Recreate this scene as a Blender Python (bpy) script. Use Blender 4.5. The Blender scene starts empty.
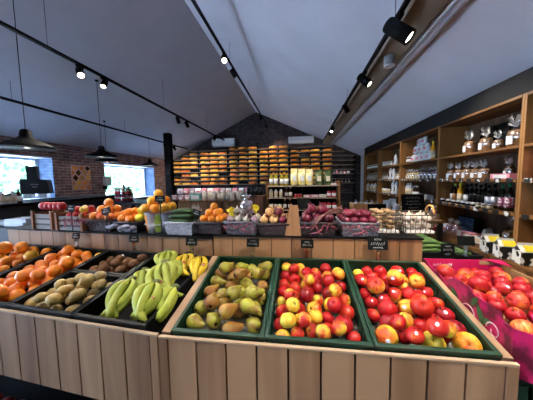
import bpy, math, random
from mathutils import Vector, Matrix, Quaternion
RNG = random.Random(11)
SC = bpy.context.scene
COL = SC.collection
EYE = 1.5                                   # eye height; all heights below are given relative to it
PI = math.pi

def lin(h):
    h = h.lstrip('#')
    return tuple(((c / 12.92) if c <= .04045 else ((c + .055) / 1.055) ** 2.4) for c in (int(h[i:i + 2], 16) / 255 for i in (0, 2, 4))) + (1,)

# ------------------------------------------------------------------ materials
def nodes(name):
    m = bpy.data.materials.new(name); m.use_nodes = True
    nt = m.node_tree
    return m, nt, nt.nodes['Principled BSDF']

def N(nt, kind, **kw):
    n = nt.nodes.new(kind)
    for k, v in kw.items():
        if k in n.inputs: n.inputs[k].default_value = v
        else: setattr(n, k, v)
    return n

def ramp(nt, fac, stops):
    r = nt.nodes.new('ShaderNodeValToRGB'); e = r.color_ramp.elements
    while len(e) < len(stops): e.new(.5)
    for el, (p, c) in zip(e, stops): el.position = p; el.color = lin(c) if isinstance(c, str) else c
    nt.links.new(fac, r.inputs[0]); return r.outputs[0]

def mapped(nt, scale, coord='Object'):
    tc = nt.nodes.new('ShaderNodeTexCoord'); mp = nt.nodes.new('ShaderNodeMapping')
    mp.inputs['Scale'].default_value = scale; nt.links.new(tc.outputs[coord], mp.inputs[0]); return mp.outputs[0]

def bump(nt, b, height, strength=.3, dist=.01):
    n = N(nt, 'ShaderNodeBump', Strength=strength, Distance=dist)
    nt.links.new(height, n.inputs['Height']); nt.links.new(n.outputs[0], b.inputs['Normal'])

def mat(name, c1, c2=None, scale=10., rough=.5, metal=0., stretch=(1, 1, 1), bumpy=0., spec=.5, lo=.3, hi=.7, vary=False, coat=0.):
    m, nt, b = nodes(name)
    b.inputs['Roughness'].default_value = rough; b.inputs['Metallic'].default_value = metal
    b.inputs['Specular IOR Level'].default_value = spec
    if coat: b.inputs['Coat Weight'].default_value = coat; b.inputs['Coat Roughness'].default_value = .15
    nz = N(nt, 'ShaderNodeTexNoise', Scale=scale, Detail=4.)
    nt.links.new(mapped(nt, stretch), nz.inputs['Vector'])
    if vary:
        oi = nt.nodes.new('ShaderNodeObjectInfo'); nz.noise_dimensions = '4D'
        mu = N(nt, 'ShaderNodeMath', operation='MULTIPLY'); mu.inputs[1].default_value = 40
        nt.links.new(oi.outputs['Random'], mu.inputs[0]); nt.links.new(mu.outputs[0], nz.inputs['W'])
    c2 = c2 or c1
    col = ramp(nt, nz.outputs[0], [(lo, c1), (hi, c2)])
    if vary:
        hs = N(nt, 'ShaderNodeHueSaturation'); mr = nt.nodes.new('ShaderNodeMapRange'); mr.inputs['To Min'].default_value = .84; mr.inputs['To Max'].default_value = 1.12
        nt.links.new(oi.outputs['Random'], mr.inputs['Value']); nt.links.new(mr.outputs[0], hs.inputs['Value']); nt.links.new(col, hs.inputs['Color']); col = hs.outputs[0]
    nt.links.new(col, b.inputs['Base Color'])
    if bumpy: bump(nt, b, nz.outputs[0], bumpy)
    return m

def wood(name, dark, light, axis='Z', rough=.6, grain=14., island=.25):
    m, nt, b = nodes(name); b.inputs['Roughness'].default_value = rough; b.inputs['Specular IOR Level'].default_value = .3
    s = {'X': (.06, 1, 1), 'Y': (1, .06, 1), 'Z': (1, 1, .06)}[axis]
    geo = nt.nodes.new('ShaderNodeNewGeometry')
    off = N(nt, 'ShaderNodeVectorMath', operation='ADD'); sc = N(nt, 'ShaderNodeVectorMath', operation='SCALE', Scale=9.)
    nt.links.new(geo.outputs['Random Per Island'], sc.inputs[0])
    nt.links.new(mapped(nt, s), off.inputs[0]); nt.links.new(sc.outputs[0], off.inputs[1])
    n1 = N(nt, 'ShaderNodeTexNoise', Scale=grain * 2.2, Detail=6., Distortion=.7); n2 = N(nt, 'ShaderNodeTexNoise', Scale=grain * .35, Detail=2., Distortion=2.)
    for n in (n1, n2): nt.links.new(off.outputs[0], n.inputs['Vector'])
    mx = N(nt, 'ShaderNodeMath', operation='MULTIPLY_ADD'); mx.inputs[1].default_value = .55
    nt.links.new(n1.outputs[0], mx.inputs[0]); nt.links.new(n2.outputs[0], mx.inputs[2])
    m2 = N(nt, 'ShaderNodeMath', operation='MULTIPLY_ADD'); m2.inputs[1].default_value = island
    nt.links.new(geo.outputs['Random Per Island'], m2.inputs[0]); nt.links.new(mx.outputs[0], m2.inputs[2])
    nt.links.new(ramp(nt, m2.outputs[0], [(.55, dark), (1.0 + island * .5, light)]), b.inputs['Base Color'])
    bump(nt, b, n1.outputs[0], .15, .004)
    return m

def brick(name, plane, c1, c2, mortar, seed=0):
    m, nt, b = nodes(name); b.inputs['Roughness'].default_value = .85; b.inputs['Specular IOR Level'].default_value = .2
    tc = nt.nodes.new('ShaderNodeTexCoord'); sp = nt.nodes.new('ShaderNodeSeparateXYZ'); cb = nt.nodes.new('ShaderNodeCombineXYZ')
    nt.links.new(tc.outputs['Object'], sp.inputs[0])
    ad = N(nt, 'ShaderNodeMath', operation='ADD')
    nt.links.new(sp.outputs[0], ad.inputs[0]); nt.links.new(sp.outputs[1], ad.inputs[1])
    nt.links.new(ad.outputs[0], cb.inputs[0]); nt.links.new(sp.outputs[2], cb.inputs[1])
    bk = N(nt, 'ShaderNodeTexBrick', Scale=1.); bk.offset = .5
    bk.inputs['Brick Width'].default_value = .215; bk.inputs['Row Height'].default_value = .07; bk.inputs['Mortar Size'].default_value = .009
    bk.inputs['Color1'].default_value = lin(c1); bk.inputs['Color2'].default_value = lin(c2); bk.inputs['Mortar'].default_value = lin(mortar)
    bk.inputs['Bias'].default_value = -.1
    nt.links.new(cb.outputs[0], bk.inputs['Vector'])
    nz = N(nt, 'ShaderNodeTexNoise', Scale=6., Detail=5.); nt.links.new(cb.outputs[0], nz.inputs['Vector'])
    mx = N(nt, 'ShaderNodeMix', data_type='RGBA', blend_type='MULTIPLY'); mx.inputs[0].default_value = .7
    nt.links.new(bk.outputs[0], mx.inputs[6]); nt.links.new(ramp(nt, nz.outputs[0], [(.3, '8a8a8a'), (.7, 'ffffff')]), mx.inputs[7])
    nt.links.new(mx.outputs[2], b.inputs['Base Color'])
    iv = N(nt, 'ShaderNodeMath', operation='SUBTRACT'); iv.inputs[0].default_value = 1; nt.links.new(bk.outputs['Fac'], iv.inputs[1])
    bump(nt, b, iv.outputs[0], .6, .01)
    return m

def emit(name, col, strength):
    m, nt, b = nodes(name)
    b.inputs['Base Color'].default_value = lin(col); b.inputs['Emission Color'].default_value = lin(col); b.inputs['Emission Strength'].default_value = strength
    return m

def clear(name, tint='ffffff', gloss=.12, through=.9):
    """thin clear film or pane: mostly see-through with a gloss coat"""
    m = bpy.data.materials.new(name); m.use_nodes = True; nt = m.node_tree; nt.nodes.clear()
    t = N(nt, 'ShaderNodeBsdfTransparent'); t.inputs[0].default_value = lin(tint)
    g = N(nt, 'ShaderNodeBsdfGlossy', Roughness=gloss); mx = nt.nodes.new('ShaderNodeMixShader'); mx.inputs[0].default_value = 1 - through
    o = nt.nodes.new('ShaderNodeOutputMaterial')
    nt.links.new(t.outputs[0], mx.inputs[1]); nt.links.new(g.outputs[0], mx.inputs[2]); nt.links.new(mx.outputs[0], o.inputs[0])
    return m

def apple_mat(name, stops, bias):
    """skin with a coloured cheek and fine streaks running from stem to base; each fruit draws its own pattern"""
    m, nt, b = nodes(name); b.inputs['Roughness'].default_value = .36; b.inputs['Specular IOR Level'].default_value = .35; b.inputs['Coat Weight'].default_value = .12; b.inputs['Coat Roughness'].default_value = .1
    tc = nt.nodes.new('ShaderNodeTexCoord'); oi = nt.nodes.new('ShaderNodeObjectInfo')
    w = N(nt, 'ShaderNodeMath', operation='MULTIPLY'); w.inputs[1].default_value = 50; nt.links.new(oi.outputs['Random'], w.inputs[0])
    big = N(nt, 'ShaderNodeTexNoise', noise_dimensions='4D', Scale=13., Detail=1.5); nt.links.new(tc.outputs['Object'], big.inputs['Vector']); nt.links.new(w.outputs[0], big.inputs['W'])
    gr = nt.nodes.new('ShaderNodeTexGradient'); gr.gradient_type = 'RADIAL'; nt.links.new(tc.outputs['Object'], gr.inputs[0])
    sp = nt.nodes.new('ShaderNodeSeparateXYZ'); nt.links.new(tc.outputs['Object'], sp.inputs[0])
    cb = nt.nodes.new('ShaderNodeCombineXYZ'); nt.links.new(gr.outputs['Fac'], cb.inputs[0]); nt.links.new(sp.outputs[2], cb.inputs[1])
    st = N(nt, 'ShaderNodeTexNoise', noise_dimensions='4D', Scale=38., Detail=3.); nt.links.new(cb.outputs[0], st.inputs['Vector']); nt.links.new(w.outputs[0], st.inputs['W'])
    a = N(nt, 'ShaderNodeMath', operation='MULTIPLY_ADD'); a.inputs[1].default_value = .35
    nt.links.new(st.outputs[0], a.inputs[0]); nt.links.new(big.outputs[0], a.inputs[2])
    a2 = N(nt, 'ShaderNodeMath', operation='ADD'); a2.inputs[1].default_value = bias - .175; nt.links.new(a.outputs[0], a2.inputs[0])
    nt.links.new(ramp(nt, a2.outputs[0], stops), b.inputs['Base Color'])
    return m

MT = {}
MT['white_wall'] = mat('white_plaster', 'b9b7b4', 'c2c0bd', 3, .9, bumpy=.03, spec=.1)
MT['ceiling'] = mat('ceiling_paint', 'c4c2cc', 'cccad4', 2, .9, spec=.1)
MT['brick_left'] = brick('red_brown_brick', 'YZ', 'a67e7a', '80605e', 'c0b0aa')
MT['brick_back'] = brick('dark_brick', 'XZ', '4a4245', '2e292c', '5d5658')
MT['floor'] = mat('grey_floor', '4a4642', '5a5550', 6, .5)
MT['black'] = mat('black_paint', '08080a', '0e0e10', 20, .7, spec=.12)
MT['black_plastic'] = mat('black_plastic', '0e0f10', '151617', 30, .55, spec=.2)
MT['fascia'] = mat('black_fascia', '121316', '191a1e', 3, .7, spec=.2)
MT['steel'] = mat('brushed_steel', 'b8b8bc', 'd4d4d8', 40, .34, .75, (1, 1, .05))
MT['green_crate'] = mat('green_plastic', '0c2e1f', '123c28', 18, .42)
MT['front_wood'] = wood('greyed_oak_planks', '74523a', 'b08a68', 'Z', .6, 7., .22)
MT['rail_wood'] = wood('pale_wood_edge', '8a6e56', 'b89c80', 'X', .6)
MT['rail_wood_long'] = wood('pale_wood_rail', '866850', 'b09074', 'Y', .6)
MT['back_wood'] = wood('warm_wood_planks', '4a2e1c', '98704c', 'Z', .65, 8., .45)
MT['shelf_wood'] = wood('oak_shelf_board', '563415', '8c6032', 'Y', .55, 8., .1)
MT['shelf_side'] = wood('oak_side_panel', '5e391a', '94683a', 'Z', .55, 8., .1)
MT['bin_wood'] = wood('dark_red_wood', '3c2016', '6e4430', 'Z', .6)
MT['crate_wood'] = wood('orange_crate_wood', '9a6434', 'd59a58', 'Z', .6)
MT['grey_slat'] = wood('weathered_slat', '4e4a46', '86807a', 'X', .7)
MT['brown_slat'] = wood('brown_crate_wood', '58341f', '8e5e3c', 'Z', .7)
MT['black_wood'] = mat('black_stained_wood', '151314', '252122', 15, .6, stretch=(.1, 1, 1))
AP = [(.34, 'e3c23c'), (.45, 'e9b23a'), (.56, 'd4452a'), (.68, 'b3141c'), (.85, '8c0d18')]
MT['apple_R'] = apple_mat('red_apple_skin', [(.30, 'dc9a34'), (.36, 'cc3a20'), (.46, 'b5161a'), (.8, '860c14')], .05)
MT['apple_M'] = apple_mat('red_yellow_apple_skin', [(.42, 'dcb83a'), (.50, 'dc8a30'), (.55, 'c4301e'), (.8, 'a01418')], .06)
MT['apple_Y'] = apple_mat('yellow_apple_skin', [(.36, 'c2b43a'), (.50, 'dcc03e'), (.60, 'e0962e'), (.70, 'c8401f')], .04)
MT['apple_D'] = apple_mat('dark_red_apple_skin', [(.2, 'b03024'), (.4, '9c1220'), (.8, '5e0a14')], .05)
MT['apple_G'] = apple_mat('crimson_apple_skin', [(.30, 'd8903c'), (.37, 'c43c2c'), (.48, 'ab1a24'), (.8, '800e1c')], .05)
MT['apple_H'] = apple_mat('orange_striped_apple_skin', [(.38, 'e0a84e'), (.47, 'd87034'), (.55, 'bc2c28'), (.8, '981622')], .05)
MT['stem'] = mat('woody_stem', '3d2a18', '5a4124', 30, .8)
MT['calyx'] = mat('dry_calyx', '1d140c', '38281a', 60, .9)
MT['sticker'] = mat('white_blue_sticker', 'e8eaf0', '5070b8', 160, .4, lo=.52, hi=.6)
MT['red_sticker'] = mat('red_fruit_sticker', 'c82018', 'e4d0c0', 170, .4, lo=.5, hi=.62)
MT['pear_g'] = mat('green_pear_skin', '7e5a26', '9c9a32', 30, .42, vary=True, bumpy=.02, lo=.36, hi=.56)
MT['pear_b'] = mat('russet_pear_skin', '8a5222', 'a08434', 18, .45, vary=True, lo=.38, hi=.66)
MT['kiwi_g'] = mat('olive_kiwi_skin', '8e6c34', 'b49a58', 40, .5, vary=True, bumpy=.04, spec=.45)
MT['kiwi_k'] = mat('brown_kiwi_skin', '5c3a24', '825a3a', 70, .75, vary=True, bumpy=.08, spec=.25)
MT['orange'] = mat('orange_peel', 'ea7c0e', 'f59a24', 30, .38, vary=True, bumpy=.05, coat=.1)
MT['mandarin'] = mat('mandarin_peel', 'e6720c', 'f5901c', 30, .38, vary=True, bumpy=.05, coat=.1)
MT['orange_y'] = mat('golden_orange_peel', 'eda01c', 'f4b434', 30, .38, vary=True, bumpy=.05)
MT['peach'] = mat('blushed_peach_skin', 'd8502c', 'f0a24a', 22, .55, vary=True)
MT['lemon'] = mat('lemon_peel', 'dcc020', 'f0dc3c', 30, .4, vary=True, bumpy=.05)
MT['banana_g'] = mat('green_banana_skin', '9aa830', 'bcc04c', 14, .45, vary=True)
MT['banana_y'] = mat('yellow_banana_skin', 'dfb81c', 'f2d23c', 14, .45, vary=True)
MT['banana_tip'] = mat('banana_tip', '2e2412', '4c4420', 40, .8)
MT['onion'] = mat('brown_onion_skin', 'a8763e', 'd8ae74', 14, .45, stretch=(3, 3, .3), vary=True)
MT['onion_r'] = mat('red_onion_skin', '4a0c1e', '7c1c34', 14, .35, stretch=(3, 3, .3), vary=True)
MT['cucumber'] = mat('dark_cucumber_skin', '1d3a18', '35582a', 40, .4, vary=True)
MT['bean'] = mat('green_pod', '2c4e1e', '6a8a44', 14, .5, vary=True, lo=.35, hi=.65)
MT['garlic'] = mat('white_garlic_skin', 'a89a88', 'd0c6ba', 20, .5, vary=True)
MT['purple'] = mat('purple_garlic_skin', '6a4256', 'b49aa0', 18, .5, vary=True)
MT['rhubarb'] = mat('rhubarb_stalk', '5a2026', 'a07068', 8, .4, vary=True)
MT['ginger'] = mat('beige_root_skin', '7e6242', 'a88a64', 25, .8, vary=True, bumpy=.2)
MT['cheese_o'] = mat('orange_cheese_rind', 'd87c1c', 'f09a30', 8, .4, vary=True)
MT['cheese_y'] = mat('yellow_cheese_rind', 'd89a30', 'eab044', 8, .4, vary=True)
MT['cheese_d'] = mat('amber_cheese_rind', 'b4581c', 'd67a2c', 8, .4, vary=True)
MT['rack_wood'] = wood('cheese_rack_board', '322c28', '74685e', 'X', .6, 6.)
MT['magenta'] = mat('magenta_printed_card', 'a40d44', 'b81254', 5, .45)
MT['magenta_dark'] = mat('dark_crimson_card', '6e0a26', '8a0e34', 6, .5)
MT['leaf_print'] = mat('dark_green_print', '1d4a28', '2c6a38', 9, .45)
MT['pink_print'] = mat('pale_pink_print', 'e0b4c0', 'ecd0d6', 9, .45)
MT['card'] = mat('brown_cardboard', '8a6a4a', 'a68462', 14, .85, spec=.15)
MT['slate'] = mat('black_slate_card', '0a0b0c', '121415', 20, .7, spec=.1)
MT['chalk'] = mat('white_chalk', 'd8d8d4', 'f0f0ec', 40, .9)
MT['acrylic'] = clear('clear_acrylic', 'eef2f4', .08, .72)
MT['pane'] = clear('window_glass', 'f4fbff', .02, .95)
MT['film'] = clear('cellophane', 'f2f2f4', .16, .62)
MT['jar_glass'] = clear('jar_glass', 'e8eee8', .06, .75)
MT['white'] = mat('white_card', 'd6d4d0', 'e6e4e0', 12, .6)
MT['white_gloss'] = mat('white_enamel', 'c8c8ca', 'd4d4d6', 10, .35)
MT['frame_white'] = mat('white_window_frame', 'bfc6d0', 'c8ced6', 8, .5)
MT['basket_grey'] = mat('grey_wicker', '3e3b40', '84808a', 70, .7, stretch=(1, 1, 2.2), bumpy=.5)
MT['basket_pale'] = mat('pale_grey_wicker', '7c7a82', 'c0bec6', 70, .7, stretch=(1, 1, 2.2), bumpy=.5)
MT['basket_dark'] = mat('dark_brown_wicker', '1c1416', '463438', 70, .7, stretch=(1, 1, 2.2), bumpy=.5)
MT['ribbon'] = mat('crimson_ribbon', '5e1626', 'a85064', 30, .5)
MT['red_net'] = mat('red_net_wrap', '9c0c1c', 'd23440', 45, .45, lo=.45, hi=.62)
MT['dark_bag'] = mat('dark_plum_bag', '1a161e', '3a343e', 20, .25)
MT['tan_food'] = mat('biscuit_brown', '9a6434', 'cfa068', 34, .8, vary=True)
MT['cream_food'] = mat('cream_biscuits', 'c8b088', 'e6d8b8', 40, .75, vary=True)
MT['yellow_food'] = mat('golden_crisps', 'd8b040', 'ecd890', 25, .6, vary=True)
MT['purple_food'] = mat('mauve_sweets', '78506a', 'c0a0a4', 30, .6, vary=True)
MT['pink'] = mat('pink_card', 'c86478', 'e096a0', 14, .6)
MT['red'] = mat('red_print', 'a81c24', 'c4343a', 12, .5)
MT['yellow'] = mat('yellow_print', 'd8c020', 'ecd838', 12, .5)
MT['teal'] = mat('teal_card', '4a9088', '78b4a8', 12, .6)
MT['navy'] = mat('navy_print', '1c2440', '2c3a60', 12, .5)
MT['dark_glass'] = mat('dark_bottle_glass', '0a0c0a', '14180f', 10, .08)
MT['brown_glass'] = mat('brown_bottle_glass', '2c1608', '40220e', 10, .1)
MT['amber_drink'] = mat('golden_juice', 'd08a14', 'e8a828', 10, .12)
MT['oil'] = mat('olive_oil_glass', '8a7c20', 'a89830', 10, .1)
MT['green_cap'] = mat('green_foil_cap', '146a3c', '1c8450', 12, .4)
MT['lime_cap'] = mat('lime_foil_cap', '90a830', 'b8c848', 12, .4)
MT['cow'] = mat('cow_print_card', '121212', 'e2e0da', 14, .5, lo=.52, hi=.54)
MT['purple_label'] = mat('purple_print_label', '7a2048', 'e0d0d8', 34, .5, lo=.5, hi=.56)
MT['picture_blue'] = mat('blue_harbour_print', '14243a', '4a86b8', 7, .4, stretch=(1, 1, 2))
MT['lens_on'] = emit('lit_lamp_lens', 'fff2dc', 14)
MT['lens_off'] = emit('dim_lamp_lens', 'ffe8c8', 1.2)
MT['pendant_in'] = mat('white_shade_lining', 'e4e2e0', 'ecebe8', 10, .5)
MT['purlin'] = mat('bare_brown_board', '7a6a58', '8c7a66', 4, .8)
MT['bark'] = mat('tree_bark', '4a4036', '6a5c4c', 12, .9)
MT['leaves'] = mat('spring_leaves', '3c6a44', '5e8e62', 5, .7)
MT['lawn'] = mat('lawn_grass', '5c8048', '88a868', 3, .9)
MT['cucumber_light'] = mat('pale_green_print', '6a8a2c', 'a4b84c', 14, .5)
MT['back_dark'] = wood('dark_oak_back_panel', '33241a', '5a4230', 'Z', .7, 8., .1)
MT['tagmix'] = mat('black_white_shelf_tags', '111214', 'd8d6d0', 12, .6, lo=.55, hi=.6)
MT['pink_board'] = mat('dusty_pink_board', 'c09890', 'd4a8a0', 8, .7)
MT['steel_grey'] = mat('grey_enamel', '77777c', '88888e', 10, .45)
MT['crisp_bag'] = mat('yellow_white_crisp_bag', 'dcc050', 'efe6b4', 9, .35, lo=.42, hi=.58)
MT['green_bag'] = mat('dark_green_crisp_bag', '2c3a22', '66743a', 9, .35, lo=.42, hi=.6)
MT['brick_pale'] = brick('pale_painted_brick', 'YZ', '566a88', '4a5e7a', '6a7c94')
MT['dark_liner'] = mat('black_tray', '0a0a0c', '111113', 20, .8, spec=.1)
MT['paving'] = mat('pale_paving', 'b8b8bc', 'cacace', 2, .9)
MT['magenta_print_shade'] = mat('crimson_print_and_shade_card', '5a0a26', 'b81256', 16, .45, lo=.42, hi=.58)  # blotchy print, with the carton walls' shade darkened into its colour
MT['film_tuft'] = clear('gathered_cellophane', 'ffffff', .3, .6)
MT['warm_bulb'] = emit('pendant_bulb', 'fff0dc', 6)
MT['groove'] = mat('dark_brown_backing', '382218', '4a3024', 8, .8)
MT['lavender_film'] = mat('grey_lavender_film', '4e4a54', '8c8894', 30, .25)
# ------------------------------------------------------------------ mesh building
class M:
    def __init__(s): s.v, s.f, s.mi, s.sm, s.k = [], [], [], [], 0
    def mat(s, k): s.k = k; return s
    def add(s, vs, fs, smooth=False):
        b = len(s.v); s.v += [tuple(v) for v in vs]
        for f in fs: s.f.append(tuple(b + i for i in f)); s.mi.append(s.k); s.sm.append(smooth)
        return s
    def box(s, c, d, R=None, taper=1.0):
        x, y, z = (q / 2 for q in d); vs = []
        for sz in (-1, 1):
            t = taper if sz < 0 else 1
            for sx, sy in ((-1, -1), (1, -1), (1, 1), (-1, 1)):
                p = Vector((sx * x * t, sy * y * t, sz * z))
                if R is not None: p = R @ p
                vs.append(p + Vector(c))
        return s.add(vs, [(3, 2, 1, 0), (4, 5, 6, 7), (0, 1, 5, 4), (1, 2, 6, 5), (2, 3, 7, 6), (3, 0, 4, 7)])
    def span(s, x0, x1, y0, y1, z0, z1): return s.box(((x0 + x1) / 2, (y0 + y1) / 2, (z0 + z1) / 2), (abs(x1 - x0), abs(y1 - y0), abs(z1 - z0)))
    def lathe(s, prof, seg=20, c=(0, 0, 0), axis=(0, 0, 1), smooth=True, bend=None, squash=(1, 1)):
        q = Vector((0, 0, 1)).rotation_difference(Vector(axis).normalized()); vs, fs = [], []
        for r, z in prof:
            for k in range(seg):
                a = 2 * PI * k / seg; p = Vector((r * math.cos(a) * squash[0], r * math.sin(a) * squash[1], z))
                if bend: p += Vector(bend(z))
                vs.append(q @ p + Vector(c))
        n = len(prof)
        for i in range(n - 1):
            for k in range(seg): fs.append((i * seg + k, i * seg + (k + 1) % seg, (i + 1) * seg + (k + 1) % seg, (i + 1) * seg + k))
        if prof[0][0] > 1e-6: fs.append(tuple(range(seg))[::-1])
        if prof[-1][0] > 1e-6: fs.append(tuple((n - 1) * seg + k for k in range(seg)))
        return s.add(vs, fs, smooth)
    def cyl(s, p0, p1, r0, r1=None, seg=14, smooth=True):
        p0, p1 = Vector(p0), Vector(p1); d = p1 - p0
        return s.lathe([(r0, 0), (r0 if r1 is None else r1, d.length)], seg, p0, d, smooth)
    def ball(s, c, r, seg=14, rings=9, R=None):
        r = (r, r, r) if not hasattr(r, '__len__') else r; vs, fs = [], []
        for i in range(rings + 1):
            t = PI * i / rings
            for k in range(seg):
                a = 2 * PI * k / seg; p = Vector((r[0] * math.sin(t) * math.cos(a), r[1] * math.sin(t) * math.sin(a), -r[2] * math.cos(t)))
                vs.append((R @ p if R is not None else p) + Vector(c))
        for i in range(rings):
            for k in range(seg): fs.append((i * seg + k, i * seg + (k + 1) % seg, (i + 1) * seg + (k + 1) % seg, (i + 1) * seg + k))
        return s.add(vs, fs, True)
    def tube(s, pts, r, seg=8, smooth=True, radii=None):
        pts = [Vector(p) for p in pts]; vs, fs = [], []
        up = Vector((0, 0, 1)) if abs((pts[-1] - pts[0]).normalized().z) < .9 else Vector((1, 0, 0))
        for i, p in enumerate(pts):
            t = (pts[min(i + 1, len(pts) - 1)] - pts[max(i - 1, 0)]).normalized()
            a = t.cross(up).normalized(); b = a.cross(t); rr = radii[i] if radii else r
            for k in range(seg):
                w = 2 * PI * k / seg; vs.append(p + a * (rr * math.cos(w)) + b * (rr * math.sin(w)))
        for i in range(len(pts) - 1):
            for k in range(seg): fs.append((i * seg + k, i * seg + (k + 1) % seg, (i + 1) * seg + (k + 1) % seg, (i + 1) * seg + k))
        fs.append(tuple(range(seg))[::-1]); fs.append(tuple((len(pts) - 1) * seg + k for k in range(seg)))
        return s.add(vs, fs, smooth)
    def prism(s, poly, d):
        n = len(poly); a = [Vector(p) for p in poly]; d = Vector(d)
        return s.add(a + [p + d for p in a], [tuple(range(n))[::-1], tuple(range(n, 2 * n))] + [(i, (i + 1) % n, n + (i + 1) % n, n + i) for i in range(n)])
    def build(s, name, mats, parent=None, bevel=0.):
        me = bpy.data.meshes.new(name); me.from_pydata(s.v, [], s.f); me.update()
        for m in (mats if isinstance(mats, (list, tuple)) else [mats]): me.materials.append(MT[m] if isinstance(m, str) else m)
        for p, k, sm in zip(me.polygons, s.mi, s.sm): p.material_index = k; p.use_smooth = sm
        o = bpy.data.objects.new(name, me); COL.objects.link(o)
        if parent: o.parent = parent
        if bevel:
            b = o.modifiers.new('bevel', 'BEVEL'); b.width = bevel; b.segments = 2; b.limit_method = 'ANGLE'
        return o

def tag(o, label, cat, group=None):
    o['label'] = label; o['category'] = cat
    if group: o['group'] = group
    return o
def struct(o): o['kind'] = 'structure'; return o
def thing(name, label, cat, loc=(0, 0, 0), rz=0., group=None):
    o = bpy.data.objects.new(name, None); COL.objects.link(o); o.empty_display_size = .05
    o.location = loc; o.rotation_euler = (0, 0, rz)
    return tag(o, label, cat, group)
def copy_tree(o, parent=None):
    c = o.copy(); COL.objects.link(c)
    if parent: c.parent = parent
    for ch in list(o.children): copy_tree(ch, c)
    return c
class Kind:
    """first use moves the built thing itself, later uses copy it with its parts"""
    every = []
    def __init__(s, root): s.root, s.used = root, False; Kind.every.append(s)
    def put(s, loc, rot=None, scale=1., label='', cat=None, group=None):
        o = copy_tree(s.root) if s.used else s.root; s.used = True
        o.location = loc
        if isinstance(rot, Quaternion): o.rotation_mode = 'QUATERNION'; o.rotation_quaternion = rot
        elif rot is not None:
            o.rotation_mode = 'XYZ'; o.rotation_euler = rot if hasattr(rot, '__len__') else (0, 0, rot)
        o.scale = (scale,) * 3 if not hasattr(scale, '__len__') else scale
        o['label'] = label
        if cat: o['category'] = cat
        if group: o['group'] = group
        elif 'group' in o: del o['group']
        return o
ORD = ['first', 'second', 'third', 'fourth', 'fifth', 'sixth', 'seventh', 'eighth', 'ninth', 'tenth', 'eleventh', 'twelfth', 'thirteenth', 'fourteenth', 'fifteenth', 'sixteenth', 'seventeenth', 'eighteenth', 'nineteenth', 'twentieth']

# ------------------------------------------------------------------ camera: measured from the photograph's vanishing points
YAW, PITCH, ROLL, F = math.radians(7.9), math.radians(4.65), math.radians(.88), 240.
FW = Vector((-math.sin(YAW) * math.cos(PITCH), math.cos(YAW) * math.cos(PITCH), -math.sin(PITCH)))
_r0 = Vector((math.cos(YAW), math.sin(YAW), 0)); _u0 = _r0.cross(FW)
RT = _r0 * math.cos(ROLL) - _u0 * math.sin(ROLL); UP = _r0 * math.sin(ROLL) + _u0 * math.cos(ROLL)
cam = bpy.data.objects.new('camera', bpy.data.cameras.new('camera')); COL.objects.link(cam)
cam.matrix_world = Matrix(((RT.x, UP.x, -FW.x, 0), (RT.y, UP.y, -FW.y, 0), (RT.z, UP.z, -FW.z, EYE), (0, 0, 0, 1)))
cam.data.sensor_width = 36; cam.data.lens = F / 533 * 36; cam.data.clip_start = .02
SC.camera = cam
def ray(x, y): return FW + RT * ((x - 266.5) / F) + UP * ((200 - y) / F)
def at(x, y, X=None, Y=None, Z=None):
    """the place on the plane X, Y or Z (Z relative to the eye) that the photograph shows at pixel x, y"""
    d = ray(x, y); t = X / d.x if X is not None else Y / d.y if Y is not None else Z / d.z
    p = d * t; return Vector((p.x, p.y, p.z + EYE))

# ------------------------------------------------------------------ the room
XL, XR, YB, YF = -5.6, 2.4, 10.0, -2.6
RX, RZ, EL, ER = -1.77, EYE + 2.82, EYE + .93, EYE + .91
struct(M().span(XL - .5, XR + .3, YF - .2, YB + .3, -.1, 0).build('floor', 'floor'))
struct(M().prism([(XL - .6, YF, EL - .6 * .493), (RX, YF, RZ), (RX, YF, RZ + .12), (XL - .6, YF, EL + .12 - .6 * .493)], (0, YB - YF + .2, 0)).build('ceiling', 'ceiling'))
struct(M().prism([(RX, YF, RZ), (XR + .2, YF, ER - .2 * .458), (XR + .2, YF, ER + .12 - .2 * .458), (RX, YF, RZ + .12)], (0, YB - YF + .2, 0)).build('ceiling', 'ceiling'))
struct(M().prism([(XL, YB, 0), (XR, YB, 0), (XR, YB, ER), (RX, YB, RZ), (XL, YB, EL)], (0, .2, 0)).build('wall_back', 'brick_back'))
struct(M().span(XR, XR + .15, YF, YB, 0, ER).build('wall_right', 'white_wall'))
struct(M().prism([(XL, YF, 0), (XR, YF, 0), (XR, YF, ER), (RX, YF, RZ), (XL, YF, EL)], (0, -.2, 0)).build('wall_front', 'white_wall'))
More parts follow.
